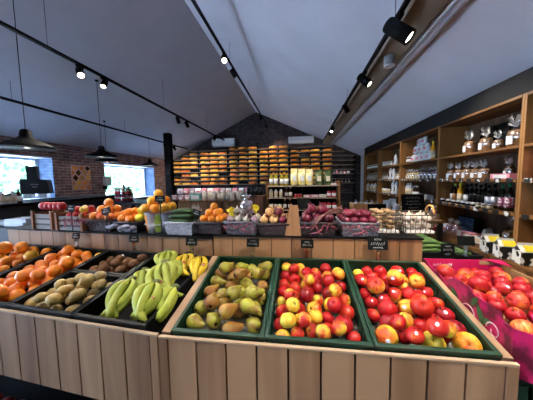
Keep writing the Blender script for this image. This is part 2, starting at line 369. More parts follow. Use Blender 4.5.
# left wall, a thick brick wall with two deep window recesses and an unseen window added for daylight
WX = -6.0
wins = [(-2.45, 1.75, EYE - 1.25, EYE + .86), (2.3, 4.83, EYE - .35, EYE + .60), (6.28, 8.70, EYE - .55, EYE + .58)]
lw = M(); ys = [YF] + [q for w in wins for q in w[:2]] + [YB]
for i in range(0, len(ys), 2): lw.span(WX - .08, XL, ys[i], ys[i + 1], 0, EL)
for y0, y1, z0, z1 in wins: lw.span(WX - .08, XL, y0, y1, 0, z0).span(WX - .08, XL, y0, y1, z1, EL)
struct(lw.build('wall_left', 'brick_left'))
for n, (y0, y1, z0, z1) in zip((3, 1, 2), wins):
    f = M(); t = .075
    if n == 3: f.span(WX - .06, WX + .02, -.4, -.32, z0 + t, z1 - t)
    f.span(WX - .06, WX + .02, y0, y0 + t, z0, z1).span(WX - .06, WX + .02, y1 - t, y1, z0, z1)
    f.span(WX - .06, WX + .02, y0 + t, y1 - t, z0, z0 + t).span(WX - .06, WX + .02, y0 + t, y1 - t, z1 - t, z1)
    w = struct(f.build('window_%d' % n, 'frame_white'))
    M().span(WX - .03, WX - .02, y0 + t, y1 - t, z0 + t, z1 - t).build('pane', 'pane', w)
    M().span(WX + .02, XL + .03, y0, y1, z0, z0 + .03).build('window_sill', 'frame_white', w)
    M().span(WX + .02, XL, y0, y1, z1 - .025, z1).build('lintel_board', 'frame_white', w)
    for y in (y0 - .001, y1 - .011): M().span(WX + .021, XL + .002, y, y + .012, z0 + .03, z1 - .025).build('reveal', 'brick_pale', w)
# purlin with its plaster roll under the right slope, black bulkhead above the wall shelves
cz = lambda x: RZ - .458 * (x - RX)
struct(M().prism([(.93, YF, cz(.93) - .16), (1.16, YF, cz(1.16) - .1), (1.16, YF, cz(1.16)), (.93, YF, cz(.93))], (0, YB - YF, 0)).build('trim_1', 'purlin'))
roll = M(); pr = [(1.155 + .085 * (1 - math.cos(a)) , cz(1.155 + .085 * (1 - math.cos(a))) - .075 * math.sin(a)) for a in [PI * k / 10 for k in range(11)]]
roll.prism([(x, YF, z) for x, z in pr], (0, YB - YF, 0)); struct(roll.build('trim_2', 'ceiling'))
struct(M().span(2.03, XR, 1.1, 8.02, EYE + .745, EYE + .96).build('trim_3', 'fascia'))
struct(M().span(XL, XR, YB - .03, YB, 0, .1).build('baseboard_back', 'black'))

# ------------------------------------------------------------------ outdoors beyond the windows
struct(M().span(-40, WX - .1, -12, 30, -.25, -.05).build('ground', 'paving'))
def tree(x, y, h, r, label):
    t = thing('broadleaf_tree', label, 'tree', (x, y, -.05), 0, 'trees outside the shop')
    M().cyl((0, 0, 0), (0, 0, h * .6), .14, .07).build('trunk', 'bark', t)
    c = M()
    for k in range(420):
        a, b, q = RNG.uniform(0, 2 * PI), RNG.uniform(-1, 1), RNG.uniform(.55, 1) ** .5
        s = math.sqrt(1 - b * b); p = Vector((math.cos(a) * s * r * q, math.sin(a) * s * r * q, h * .62 + b * h * .42 * q))
        e = Vector((RNG.uniform(-1, 1), RNG.uniform(-1, 1), RNG.uniform(-1, 1))).normalized() * .16; g = e.orthogonal().normalized() * .11
        c.add([p - e, p + g, p + e, p - g], [(0, 1, 2, 3)])
    c.build('foliage', 'leaves', t)
tree(-10.6, 13.2, 3.4, 1.4, 'leafy green tree outside the farther window')
tree(-14.4, 15.2, 3.9, 1.6, 'second leafy tree further off outside the farther window')
tree(-13.0, 9.2, 2.5, 1.2, 'low leafy tree outside the nearer window')
PILES = {
'ap1': '''474 471 -33 31 R|523 492 -1 31 M|555 542 -30 34 Ys|532 360 -30 34 M|596 431 19 31 R|604 369 20 31 M|645 506 -33 31 M|764 510 -33 31 Rs|708 469 -30 34 M|474 391 -33 31 M|644 368 -31 33 R|586 397 -33 31 Y|475 327 -32 32 R|510 241 18 31 M|586 260 7 35 D|698 321 -26 38 R|721 279 27 32 M|764 388 -33 31 R|474 248 -33 31 Y|526 170 25 33 Ys|638 273 -33 31 Ms|705 189 21 35 Rs|760 281 -29 35 M|622 143 -7 31 Y|674 166 -33 31 R|758 202 -27 37 M|508 88 17 34 Y|474 114 -33 31 R|573 92 20 31 M|645 54 3 31 M|705 73 10 31 M|547 70 -33 31 M|607 88 -33 31 M|669 100 -33 31 R|734 128 -24 40 R|487 51 -33 31 Y|764 64 -33 31 R|481 181 -28 36 f|702 399 -8 36 f|529 287 -28 36 f|558 137 -28 36 f|621 208 -28 36 f|592 323 -28 36 f|644 438 -28 36 f|703 540 -28 36 f|528 431 -28 36 f|698 244 -28 36 f|483 540 -28 36 f|548 210 -28 36 f|759 441 10 36 f|584 478 -28 36 f''',
'ap2': '''878 515 -33 31 Y|933 545 -33 31 R|1091 538 -26 38 Rk|1171 545 -33 31 R|1161 473 -23 41 Rk|1022 389 34 43 Mk|917 338 24 42 M|869 391 9 31 Rk|992 404 -33 31 R|872 344 -33 31 R|1057 302 8 33 R|1116 376 27 36 Ys|1164 371 -32 32 Rk|886 283 -33 31 Rk|949 303 -32 32 Rk|1008 338 -27 37 Mk|937 229 -20 44 R|1023 241 -22 42 Mk|1053 186 42 46 Ms|1168 290 -30 34 R|1165 218 -27 37 Dk|933 110 23 31 R|883 71 -19 45 Yk|977 149 -1 31 Y|973 56 15 33 Rk|1043 56 59 36 Mk|959 98 -33 31 Rk|1041 62 -21 43 Ys|1101 115 -32 32 R|1097 84 25 32 Y|1157 63 -19 45 Ys|869 199 -33 31 R|874 448 -28 36 f|915 150 -28 36 f|1001 540 -28 36 f|925 396 -28 36 f|940 478 -28 36 f|1098 184 -28 36 f|1071 391 -28 36 f|1084 463 -28 36 f|1011 468 -28 36 f|1166 144 -28 36 f|1110 329 -28 36 f|1038 143 -28 36 f|1100 257 -28 36 f''',
'tray': '''77 514 -35 45 M|163 498 -41 39 Ms|256 559 -49 31 Rk|46 418 -47 33 R|113 448 -49 31 Ms|93 299 -8 40 R|42 331 -48 32 R|100 357 -49 31 Ms|248 494 -46 34 R|316 472 -42 38 Ms|234 349 -44 36 Rk|156 304 -47 33 R|118 240 -46 34 M|87 183 -49 31 R|186 219 -43 37 M|233 272 -47 33 R|298 282 -49 31 R|219 158 -49 31 M|173 115 -49 31 Rk|104 122 -49 31 R|341 190 -44 36 f|270 208 -44 36 f|252 99 -44 36 f|165 375 -44 36 f|312 349 -44 36 f|354 118 -44 36 f|312 58 -44 36 f|354 408 -44 36 f|353 554 -44 36 f|274 411 -44 36 f|46 237 -44 36 f|46 16 -44 36 f|205 435 -44 36 f|143 165 -15 36 f''',
'org': '''-1169 535 12 41 O|-1093 536 -18 40 O|-1066 467 -25 33 O|-1232 468 -19 39 O|-1236 541 -23 35 O|-923 349 42 40 O|-960 500 -25 33 O|-914 545 -27 31 Y|-1237 394 -24 34 O|-935 276 25 36 O|-974 358 -18 40 O|-1237 325 -24 34 O|-950 203 41 37 O|-1025 180 42 38 O|-1078 188 -24 34 O|-991 202 -22 36 O|-984 285 -24 34 O|-1032 130 -19 39 O|-1230 169 -23 35 O|-962 95 -21 37 O|-923 153 -26 32 O|-986 51 29 33 O|-914 420 -27 31 O|-1179 424 10 36 f|-983 434 -22 36 f|-1179 286 -22 36 f|-1032 54 -22 36 f|-1045 251 -22 36 f|-1045 397 -22 36 f|-1118 247 -22 36 f|-1105 55 -22 36 f|-1235 98 -22 36 f|-1115 319 -22 36 f|-919 224 -22 36 f|-1235 241 -22 36 f|-1175 359 -22 36 f|-1161 188 -22 36 f|-1042 324 -22 36 f|-1143 118 -22 36 f|-1178 54 -22 36 f|-1136 473 -22 36 f|-1117 403 -22 36 f|-1017 540 -22 36 f''',
'man': '''-1622 435 58 47 O|-1661 537 -19 39 O|-1532 480 46 43 O|-1534 535 -17 41 O|-1586 465 -17 41 O|-1423 459 -12 46 Y|-1547 386 -19 39 O|-1660 409 -18 40 Y|-1393 538 -20 38 O|-1437 384 -27 31 O|-1427 298 -25 33 O|-1505 449 -22 36 f|-1424 183 -22 36 f|-1495 167 -22 36 f|-1592 265 -22 36 f|-1532 307 -22 36 f|-1501 94 -22 36 f|-1518 236 -22 36 f|-1428 97 -22 36 f|-1664 274 -22 36 f|-1608 343 -22 36 f|-1565 149 -22 36 f|-1352 170 -22 36 f''',
'gk': '''-726 159 32 35 G -0.76 0.66 0|-561 178 63 38 G 0 1 0|-575 261 34 34 G 0.99 0.12 0|-516 210 21 32 G -0.51 0.86 0|-521 261 -31 32 G 0.97 -0.24 0|-615 194 17 34 G 0.58 0.81 0|-661 122 26 33 G 0.32 0.95 0|-707 55 32 31 G 0.55 0.83 0|-636 129 -31 32 G -0.58 0.81 0|-516 89 42 37 G 0.17 0.98 0|-559 194 -29 34 G 0.89 0.45 0|-800 69 -23 41 G 0.27 0.96 0|-626 54 32 37 G 0.98 0.19 0|-636 55 -31 33 G -0.76 0.65 0|-528 59 -26 38 G 0.89 0.45 0|-520 139 -29 34 G 0.63 0.77 0|-796 156 -28 36 f 0.92 -0.38 0|-720 54 -28 36 f -0.97 -0.24 0|-717 260 6 36 f 1 0.06 0|-716 124 -28 36 f 0.92 0.39 0|-603 254 -28 36 f -0.86 0.51 0|-580 119 11 36 f 0.57 -0.82 0|-665 208 -28 36 f 0.08 1 0|-802 249 -28 36 f -0.49 -0.87 0|-741 199 -28 36 f -0.83 0.56 0''',
'dk': '''-809 416 -41 29 K 0.52 0.85 0|-678 373 4 29 K -0.28 0.96 0|-648 433 9 29 K 0.99 0.14 0|-553 377 4 29 K 0.55 0.83 0|-709 372 -41 29 K -0.53 0.85 0|-632 506 -41 29 K 0.99 0.11 0|-574 403 -41 29 K 0.16 0.99 0|-514 440 12 29 K 0.56 0.83 0|-573 546 -41 29 K 0.99 0.11 0|-573 456 8 29 K 0.87 0.5 0|-664 485 8 29 K 0.99 0.14 0|-521 382 -41 29 K 0.16 0.99 0|-518 448 -41 29 K 0.99 0.16 0|-632 364 -41 29 K 0.99 0.12 0|-747 436 -41 29 f -0.45 0.89 0|-774 372 -41 29 f -0.49 -0.87 0|-573 480 -41 29 f -0.75 -0.66 0|-747 534 -41 29 f 0.22 -0.98 0|-804 479 -41 29 f -0.99 0.13 0|-685 546 -41 29 f 0.99 0.17 0|-519 516 11 29 f -0.97 -0.23 0|-808 539 -41 29 f 0.62 -0.78 0|-514 523 -41 29 f -0.64 -0.77 0|-700 483 -41 29 f -0.62 -0.78 0|-628 445 -41 29 f -0.77 0.63 0|-677 417 -41 29 f -0.62 0.78 0''',
'pear': '''140 427 33 1000 P 0.75 0.66 0|204 521 -23 1000 Pc 0.62 0.77 -0.15|186 421 -23 1000 Pb 0.06 1 0|242 359 43 1000 Pbc 0.62 0.77 -0.15|366 540 -22 1000 P -1 0.09 0|326 400 24 1000 P 0.78 0.62 0|360 464 -23 1000 P -0.81 -0.59 0|104 378 -22 1000 P 0.99 -0.17 0|271 368 -23 1000 P 0.85 -0.53 0|366 348 -23 1000 Pbc -0.59 0.79 -0.16|242 220 29 1000 Pk 0.33 0.94 0|102 285 -22 1000 Pb 0.47 0.88 0|158 164 21 1000 Pb -0.18 0.98 0|253 299 -22 1000 P 0.98 -0.19 0|366 263 -23 1000 Pc -0.62 0.77 -0.15|102 174 -23 1000 Pc 0.58 0.8 -0.16|242 109 21 1000 Pb 0.65 0.76 0|327 148 25 1000 P 0.81 -0.59 0|102 87 -22 1000 P 0.9 -0.43 0|185 102 -23 1000 Pc -0.6 0.78 -0.16|270 59 -23 1000 Pb 0.82 0.57 0|365 90 -23 1000 Pkc -0.61 0.77 -0.15|335 228 33 1000 P 1 0.1 0|282 168 -24 950 f -0.92 -0.38 0|279 508 -24 950 f -0.19 0.98 0|349 192 -24 950 f 0.76 -0.66 0|134 515 -24 950 f 0.24 0.97 0|297 235 -24 950 f -0.96 -0.26 0|196 340 -24 950 f 0.49 0.87 0|176 275 -24 950 f -0.75 -0.67 0|252 446 -24 950 f 0.81 -0.58 0|100 456 -24 950 f 0.74 -0.67 0|193 205 -24 950 f 0.66 0.75 0''',
}
# ------------------------------------------------------------------ the two fruit counters in front
def frame(o, yaw, tilt):
    a, t = math.radians(yaw), math.radians(tilt)
    u = Vector((math.cos(a), -math.sin(a), 0)); v = Vector((math.sin(a) * math.cos(t), math.cos(a) * math.cos(t), math.sin(t)))
    return Vector(o), u, v, u.cross(v)
RF = frame((-.557, .85, EYE - .60), 0, 11.6)
LF = frame((-.557, .85, EYE - .595), 6, 10.5)
def W(fr, u, v, h=0.): return fr[0] + fr[1] * u + fr[2] * v + fr[3] * h
def Q(fr): return Matrix((fr[1], fr[2], fr[3])).transposed().to_quaternion()

def flat(fr, u, back, z):            # a point on the counter's footprint at absolute height z
    a = Vector((fr[2].x, fr[2].y, 0)).normalized(); p = fr[0] + fr[1] * u + a * back
    return Vector((p.x, p.y, z))
def planks(m, fr, u0, u1, back, z0, z1, w, th, gap=.004):
    n = max(1, round(abs(u1 - u0) / w)); s = (u1 - u0) / n
    for i in range(n):
        a, b = u0 + s * i + gap / 2, u0 + s * (i + 1) - gap / 2
        m.prism([flat(fr, a, back, z0), flat(fr, b, back, z0), flat(fr, b, back + th, z0), flat(fr, a, back + th, z0)], (0, 0, z1 - z0))
def slab(m, fr, u0, u1, b0, b1, z0, z1):
    m.prism([flat(fr, u0, b0, z0), flat(fr, u1, b0, z0), flat(fr, u1, b1, z0), flat(fr, u0, b1, z0)], (0, 0, z1 - z0))
def incl(m, fr, u0, u1, v0, v1, h0, h1):
    m.prism([W(fr, u0, v0, h0), W(fr, u1, v0, h0), W(fr, u1, v1, h0), W(fr, u0, v1, h0)], fr[3] * (h1 - h0))

def counter(fr, u0, u1, label, name='fruit_counter', cut=0):
    ztop, zb = fr[0].z - .008, fr[0].z - .355
    base = flat(fr, (u0 + u1) / 2, .3, 0)
    t = thing(name, label, 'display counter', base); inv = Matrix.Translation(-base)
    def part(n, m, mt, par=t, bev=0.):
        m.v = [tuple(Vector(v) - base) for v in m.v]; return m.build(n, mt, par, bev)
    m = M(); planks(m, fr, u0 + .037, u1 - .037, -.014, zb, ztop - .010, .124, .013, .008); part('front_panel', m, 'front_wood')
    m = M(); slab(m, fr, u0 + .04, u1 - .04, -.0008, .0012, zb, ztop - .04); part('front_backing', m, 'groove')
    m = M(); slab(m, fr, u0, u1, -.016, -.001, ztop - .010, ztop); part('front_edge_strip', m, 'rail_wood', bev=.002)
    for u in (u0 + .018, u1 - .018):
        m = M(); slab(m, fr, u - .018, u + .018, -.0155, -.001, zb, ztop - .010); part('corner_post', m, 'front_wood', bev=.002)
        if cut and u > u0 + .1: continue
        m = M(); incl(m, fr, u - .018, u + .018, .006, .615, -.02, -.004); part('side_rail', m, 'rail_wood_long', bev=.002)
        m = M(); slab(m, fr, u - .012, u + .012, .008, .61, zb, ztop - .05); part('side_panel', m, 'black')
    e = lambda b: u1 - cut * (b * .1051 + .002)          # the right end is mitred where it meets the other counter
    def mitred(b0, b1, z0, z1, a=0.): s_ = M(); s_.prism([flat(fr, u0 + a, b0, z0), flat(fr, e(b0) - a, b0, z0), flat(fr, e(b1) - a, b1, z0), flat(fr, u0 + a, b1, z0)], (0, 0, z1 - z0)); return s_
    m = M(); m.prism([W(fr, u0, .006, -.20), W(fr, e(0), .006, -.20), W(fr, e(.62), .61, -.20), W(fr, u0, .61, -.20)], fr[3] * .015); part('sloping_deck', m, 'black')
    zl = EYE - (.363 if cut else .345)
    m = M(); planks(m, fr, u0, e(.64), .622, zb + .1, zl - .010, .128, .018, .005); part('back_panel', m, 'back_wood')
    part('basket_ledge', mitred(.612, 1.05, zl - .010, zl), 'black')
    part('plinth', mitred(.12, 1.04, .0, .22, .03), 'black')
    part('rear_body', mitred(.642, 1.04, .22, zl - .0105, .03), 'black_wood')
    return t
counter(RF, .0, 1.262, 'right wooden fruit counter holding the pears and the two apple crates')
counter(LF, -1.95, -.004, 'left wooden fruit counter holding oranges, kiwis and bananas', cut=1)

# ------------------------------------------------------------------ crates
def crate(fr, u0, u1, v0, v1, mt, label, floor=-.09, rim=.012, lip=.016, group=None, deep=.135, name='produce_crate'):
    o = W(fr, (u0 + u1) / 2, (v0 + v1) / 2, 0); w, d = (u1 - u0) / 2, (v1 - v0) / 2
    t = thing(name, label, 'crate', o, 0, group); t.rotation_mode = 'QUATERNION'; t.rotation_quaternion = Q(fr)
    wall = .009
    m = M(); m.span(-w, w, -d, d, -deep, floor - .004); m.build('bottom', mt, t)
    m = M()
    for s in (-1, 1):
        m.span(-w + .004, w - .004, s * (d - .004), s * (d - .004 - wall), floor - .004, rim - .01)
        m.span(s * (w - .004), s * (w - .004 - wall), -d + .013, d - .013, floor - .004, rim - .01)
        for k in range(9):      # upright ribs outside and inside the walls
            x = -w + .03 + (2 * w - .06) * k / 8; m.span(x - .002, x + .002, s * (d - .012), s * (d - .017), floor, rim - .012)
            y = -d + .03 + (2 * d - .06) * k / 8; m.span(s * (w - .012), s * (w - .017), y - .002, y + .002, floor, rim - .012)
    m.build('walls', mt, t)
    m = M()
    for s in (-1, 1):
        m.span(-w, w, s * d, s * (d - lip), rim - .012, rim); m.span(s * w, s * (w - lip), -d + lip, d - lip, rim - .012, rim)
    m.build('rim', mt, t, .002)
    m = M(); m.span(-w + .015, w - .015, -d + .015, d - .015, floor - .004, floor); m.build('tray_liner', 'liner' if mt == 'green_crate' else 'dark_liner', t)
    return t
MT['liner'] = mat('grey_paper_liner', '6a6862', '8a8880', 12, .8)
crate(RF, .046, .421, -.000, .594, 'green_crate', 'green plastic crate full of pears', floor=-.060)
crate(RF, .423, .815, -.000, .594, 'green_crate', 'green plastic crate of red and yellow apples beside the pears', floor=-.066)
crate(RF, .818, 1.222, -.000, .594, 'green_crate', 'green plastic crate of stickered apples beside the magenta carton', floor=-.066)
crate(LF, -.458, -.068, .0, .594, 'black_plastic', 'black crate of green and yellow bananas', floor=-.070)
crate(LF, -.860, -.462, .0, .312, 'black_plastic', 'black crate of olive brown kiwis at the front of the counter', floor=-.062)
crate(LF, -.860, -.462, .316, .594, 'black_plastic', 'black crate of dark brown kiwis behind the lighter kiwis', floor=-.070)
crate(LF, -1.29, -.864, .0, .594, 'black_plastic', 'black crate of small bright oranges beside the kiwis', floor=-.060)
crate(LF, -1.72, -1.296, .0, .594, 'black_plastic', 'black crate of large oranges at the left end of the counter', floor=-.060)

# ------------------------------------------------------------------ fruit kinds (body mesh carries stem, calyx and sticker)
def apple_kind(mt, sticker=None):
    r = .036; pr = []
    for i in range(19):
        t = PI * i / 18; rr = r * math.sin(t) * (1 + .07 * math.cos(t)); z = -r * .93 * math.cos(t)
        z += .0085 * math.exp(-(rr / .0085) ** 2) * (1 if z < 0 else -1.25)
        pr.append((max(rr, 1e-7), z))
    b = M().lathe(pr, 22).build('apple', mt)
    M().tube([(0, 0, .021), (.001, 0, .030), (.004, .001, .0385)], .0012, 6, radii=[.0012, .0012, .0018]).build('stem', 'stem', b)
    m = M()
    for k in range(5):
        a = 2 * PI * k / 5; c, s = math.cos(a), math.sin(a)
        m.add([(0, 0, -.0268), (.003 * c - .002 * s, .003 * s + .002 * c, -.0275), (.0052 * c, .0052 * s, -.0312), (.003 * c + .002 * s, .003 * s - .002 * c, -.0275)], [(0, 1, 2, 3)])
    m.build('calyx', 'calyx', b)
    if sticker:
        vs, fs = [(0, 0, 0)], []
        ax = Vector((.80, .0, .60)).normalized(); q = Vector((0, 0, 1)).rotation_difference(ax)
        for ring in (0, .5, 1):
            for k in range(14):
                a = 2 * PI * k / 14; d = q @ Vector((math.cos(a) * .0088 * ring, math.sin(a) * .0075 * ring, .04)); d.normalize()
                t = math.acos(max(-1, min(1, -d.z))); rr = .036 * (1 + .07 * math.cos(t)); vs.append(Vector((d.x * rr, d.y * rr, d.z * .036 * .93)) + d * .0005)
        vs = vs[1:]
        for j in range(2):
            for k in range(14): fs.append((j * 14 + k, j * 14 + (k + 1) % 14, (j + 1) * 14 + (k + 1) % 14, (j + 1) * 14 + k))
        M().add(vs, fs, True).build('sticker', sticker, b)
    return Kind(b)
APK = {}
for c in 'RMYDGH':
    APK[c] = apple_kind('apple_' + c); APK[c + 'k'] = apple_kind('apple_' + c, 'sticker')
def pear_kind(mt, sticker=False):
    pr = [(1e-7, -.030), (.005, -.0315), (.010, -.0345), (.020, -.0315), (.029, -.0225), (.0345, -.010), (.0355, .0), (.0335, .011), (.029, .023), (.0235, .034), (.0185, .044), (.0148, .053), (.0115, .060), (.0065, .065), (1e-7, .0665)]
    bend = lambda z: (.12 * max(0, z) ** 2 * 12, 0, 0)
    b = M().lathe(pr, 20, bend=bend).build('pear', mt)
    M().tube([(.0062, 0, .064), (.009, 0, .074), (.0135, .001, .083)], .0016, 6, radii=[.0018, .0014, .0022]).build('stem', 'stem', b)
    M().lathe([(1e-7, -.0298), (.0065, -.0322), (.0085, -.0353), (.004, -.0335), (1e-7, -.0325)], 10).build('calyx', 'calyx', b)
    if sticker: M().ball((.0, .0345, .003), (.007, .0022, .007), 12, 6).build('sticker', 'sticker', b)
    return Kind(b)
PRK = {'g': pear_kind('pear_g'), 'b': pear_kind('pear_b'), 'k': pear_kind('pear_g', True)}
def kiwi_kind(mt):
    b = M().ball((0, 0, 0), (.0285, .0275, .0355), 16, 11).build('kiwi', mt)
    M().lathe([(1e-7, .0375), (.0022, .037), (.004, .0348)][::-1], 8).build('stem_button', 'calyx', b)
    M().lathe([(1e-7, -.0375), (.0015, -.037), (.003, -.0348)], 8).build('calyx', 'calyx', b)
    return Kind(b)
KWK = {'G': kiwi_kind('kiwi_g'), 'K': kiwi_kind('kiwi_k'), 'S': kiwi_kind('kiwi_k')}
M().ball((.024, .0, .012), (.007, .009, .009), 10, 6).build('sticker', 'white', KWK['S'].root)
def orange_kind(mt, name='orange', sticker=None, squash=.93):
    r = .036; pr = []
    for i in range(15):
        t = PI * i / 14; rr = r * math.sin(t); z = -r * squash * math.cos(t); z -= (.003 if z > 0 else -.001) * math.exp(-(rr / .006) ** 2); pr.append((max(rr, 1e-7), z))
    b = M().lathe(pr, 18).build(name, mt)
    M().lathe([(.0034, .0285), (.003, .0322), (1e-7, .0326)], 7, smooth=False).build('stem_button', 'bean', b)
    return Kind(b)
ORK = {'O': orange_kind('mandarin'), 'L': orange_kind('orange'), 'Y': orange_kind('orange_y')}
def spun(d, roll=None):
    d = Vector(d).normalized(); q = Vector((0, 0, 1)).rotation_difference(d)
    return q @ Quaternion((0, 0, 1), RNG.uniform(0, 2 * PI) if roll is None else roll)
def facing(p, side):                    # turn so that a sticker on +x looks to the viewer's eye from place p
    e = (Vector((0, 0, EYE)) - p).normalized()
    return e

def rows(items, depth=.085):
    """sort a pile into rows from the front and name each fruit's place in its row"""
    it = sorted(items, key=lambda t: t[1]); out = {}; row, v0, n = [], None, 0; allrows = []
    for q in it:
        if v0 is None or q[1] - v0 > depth: row = []; allrows.append(row); v0 = q[1]
        row.append(q)
    for n, row in enumerate(allrows):
        row.sort(key=lambda t: t[0])
        for k, q in enumerate(row): out[q[5]] = (ORD[k], ORD[n])
    return out
def parse(key):
    out = []
    for i, s in enumerate(PILES[key].split('|')):
        f = s.split(); out.append((float(f[0]) / 1000, float(f[1]) / 1000, float(f[2]) / 1000, float(f[3]) / 1000, f[4], i, [float(x) for x in f[5:]]))
    return out
TF = (Vector((.705, .87, EYE - .475)), Vector((1, 0, 0)), Vector((0, 1, 0)), Vector((0, 0, 1)))
NAMES = {'R': 'red apple', 'M': 'red and yellow apple', 'Y': 'yellow apple', 'D': 'dark red apple', 'G': 'crimson apple', 'H': 'orange striped apple'}
def pile_apples(key, fr, where, group, fill, remap=None):
    data = parse(key); rk = rows(data)
    for u, v, h, r, code, i, _ in data:
        p = W(fr, u, v, h); a, b = rk[i]; eye = (Vector((0, 0, EYE)) - p).normalized()
        c = RNG.choice(fill) if code[0] == 'f' else code[0]
        if remap: c = remap[c]
        k = 'k' if 'k' in code else ''
        if 's' in code: d = eye + Vector((RNG.uniform(-.35, .35), RNG.uniform(-.2, .2), RNG.uniform(-.3, .25)))
        else:
            d = Vector((RNG.uniform(-1, 1), RNG.uniform(-1, 1), RNG.uniform(-.9, 1)))
            if d.normalized().dot(eye) > .75: d = d - eye * .8
        q = spun(d)
        if k:       # roll so the sticker side points up towards the shopper
            d = eye.cross(Vector((RNG.uniform(-1, 1), RNG.uniform(-1, 1), .2))).normalized() * .9 + eye * .35
            best = max((spun(d, x * .3) for x in range(21)), key=lambda t: (t @ Vector((.8, 0, .6))).dot((eye + Vector((RNG.uniform(-.3, .3), 0, RNG.uniform(-.2, .5)))).normalized())); q = best
        state = ' with sticker' if k else (', stem up' if 's' in code else '')
        lab = '%s%s, %s from left, %s row from front, %s' % (NAMES[c], state, a, b, where)
        APK[c + k].put(p, q, (r / .036) * RNG.uniform(.96, .985), lab, 'apple', group)
pile_apples('ap1', RF, 'crate beside pears', 'apples in the crate beside the pears', 'RRMMY')
pile_apples('ap2', RF, 'stickered apple crate', 'apples in the crate beside the carton', 'RRMD')
pile_apples('tray', TF, 'magenta carton', 'apples in the magenta carton', 'RM', {'R': 'G', 'M': 'H', 'Y': 'H', 'D': 'G'})
def pile_long(key, fr, fn):
    data = parse(key); rk = rows(data)
    for u, v, h, r, code, i, ax in data:
        d = fr[1] * ax[0] + fr[2] * ax[1] + fr[3] * (ax[2] + .0); fn(W(fr, u, v, h), d, r, code, rk[i])
def put_pear(p, d, r, code, rk):
    c = 'k' if 'k' in code else 'b' if ('b' in code or (code == 'f' and RNG.random() < .4)) else 'g'
    nm = {'g': 'green pear', 'b': 'russet brown pear', 'k': 'green pear with sticker'}[c] + (', base out' if 'c' in code else '')
    PRK[c].put(p, spun(d), r * .90, '%s, %s from left, %s row from front, pear crate' % ((nm,) + rk), 'pear', 'pears in the green crate')
pile_long('pear', RF, put_pear)
def put_gk(p, d, r, code, rk):
    KWK['G'].put(p, spun(d), r / .034 * .94, 'olive brown kiwi, %s from left, %s row from front, front kiwi crate' % rk, 'kiwi', 'olive kiwis in the front crate')
def put_dk(p, d, r, code, rk):
    k = 'S' if RNG.random() < .2 else 'K'
    KWK[k].put(p, spun(d), .0285 / .0300, 'dark brown kiwi%s, %s from left, %s row from front, rear kiwi crate' % ((' with white sticker' if k == 'S' else '',) + rk), 'kiwi', 'dark kiwis in the rear crate')
pile_long('gk', LF, put_gk); pile_long('dk', LF, put_dk)
def pile_oranges(key, mats, desc, where, group):
    data = parse(key); rk = rows(data)
    for u, v, h, r, code, i, _ in data:
        c = mats.get(code[0], mats['O'])
        ORK[c].put(W(LF, u, v, h), spun((RNG.uniform(-1, 1), RNG.uniform(-1, 1), RNG.uniform(-1, 1))), r / .036 * .985,
                   '%s, %s from left, %s row from front, %s' % (('golden yellow orange' if c == 'Y' else desc,) + rk[i] + (where,)), 'orange', group)
pile_oranges('org', {'O': 'O', 'Y': 'Y'}, 'bright small orange', 'orange crate beside the kiwis', 'oranges in the crate beside the kiwis')
pile_oranges('man', {'O': 'L', 'Y': 'Y'}, 'large orange', 'left end orange crate', 'large oranges in the left end crate')

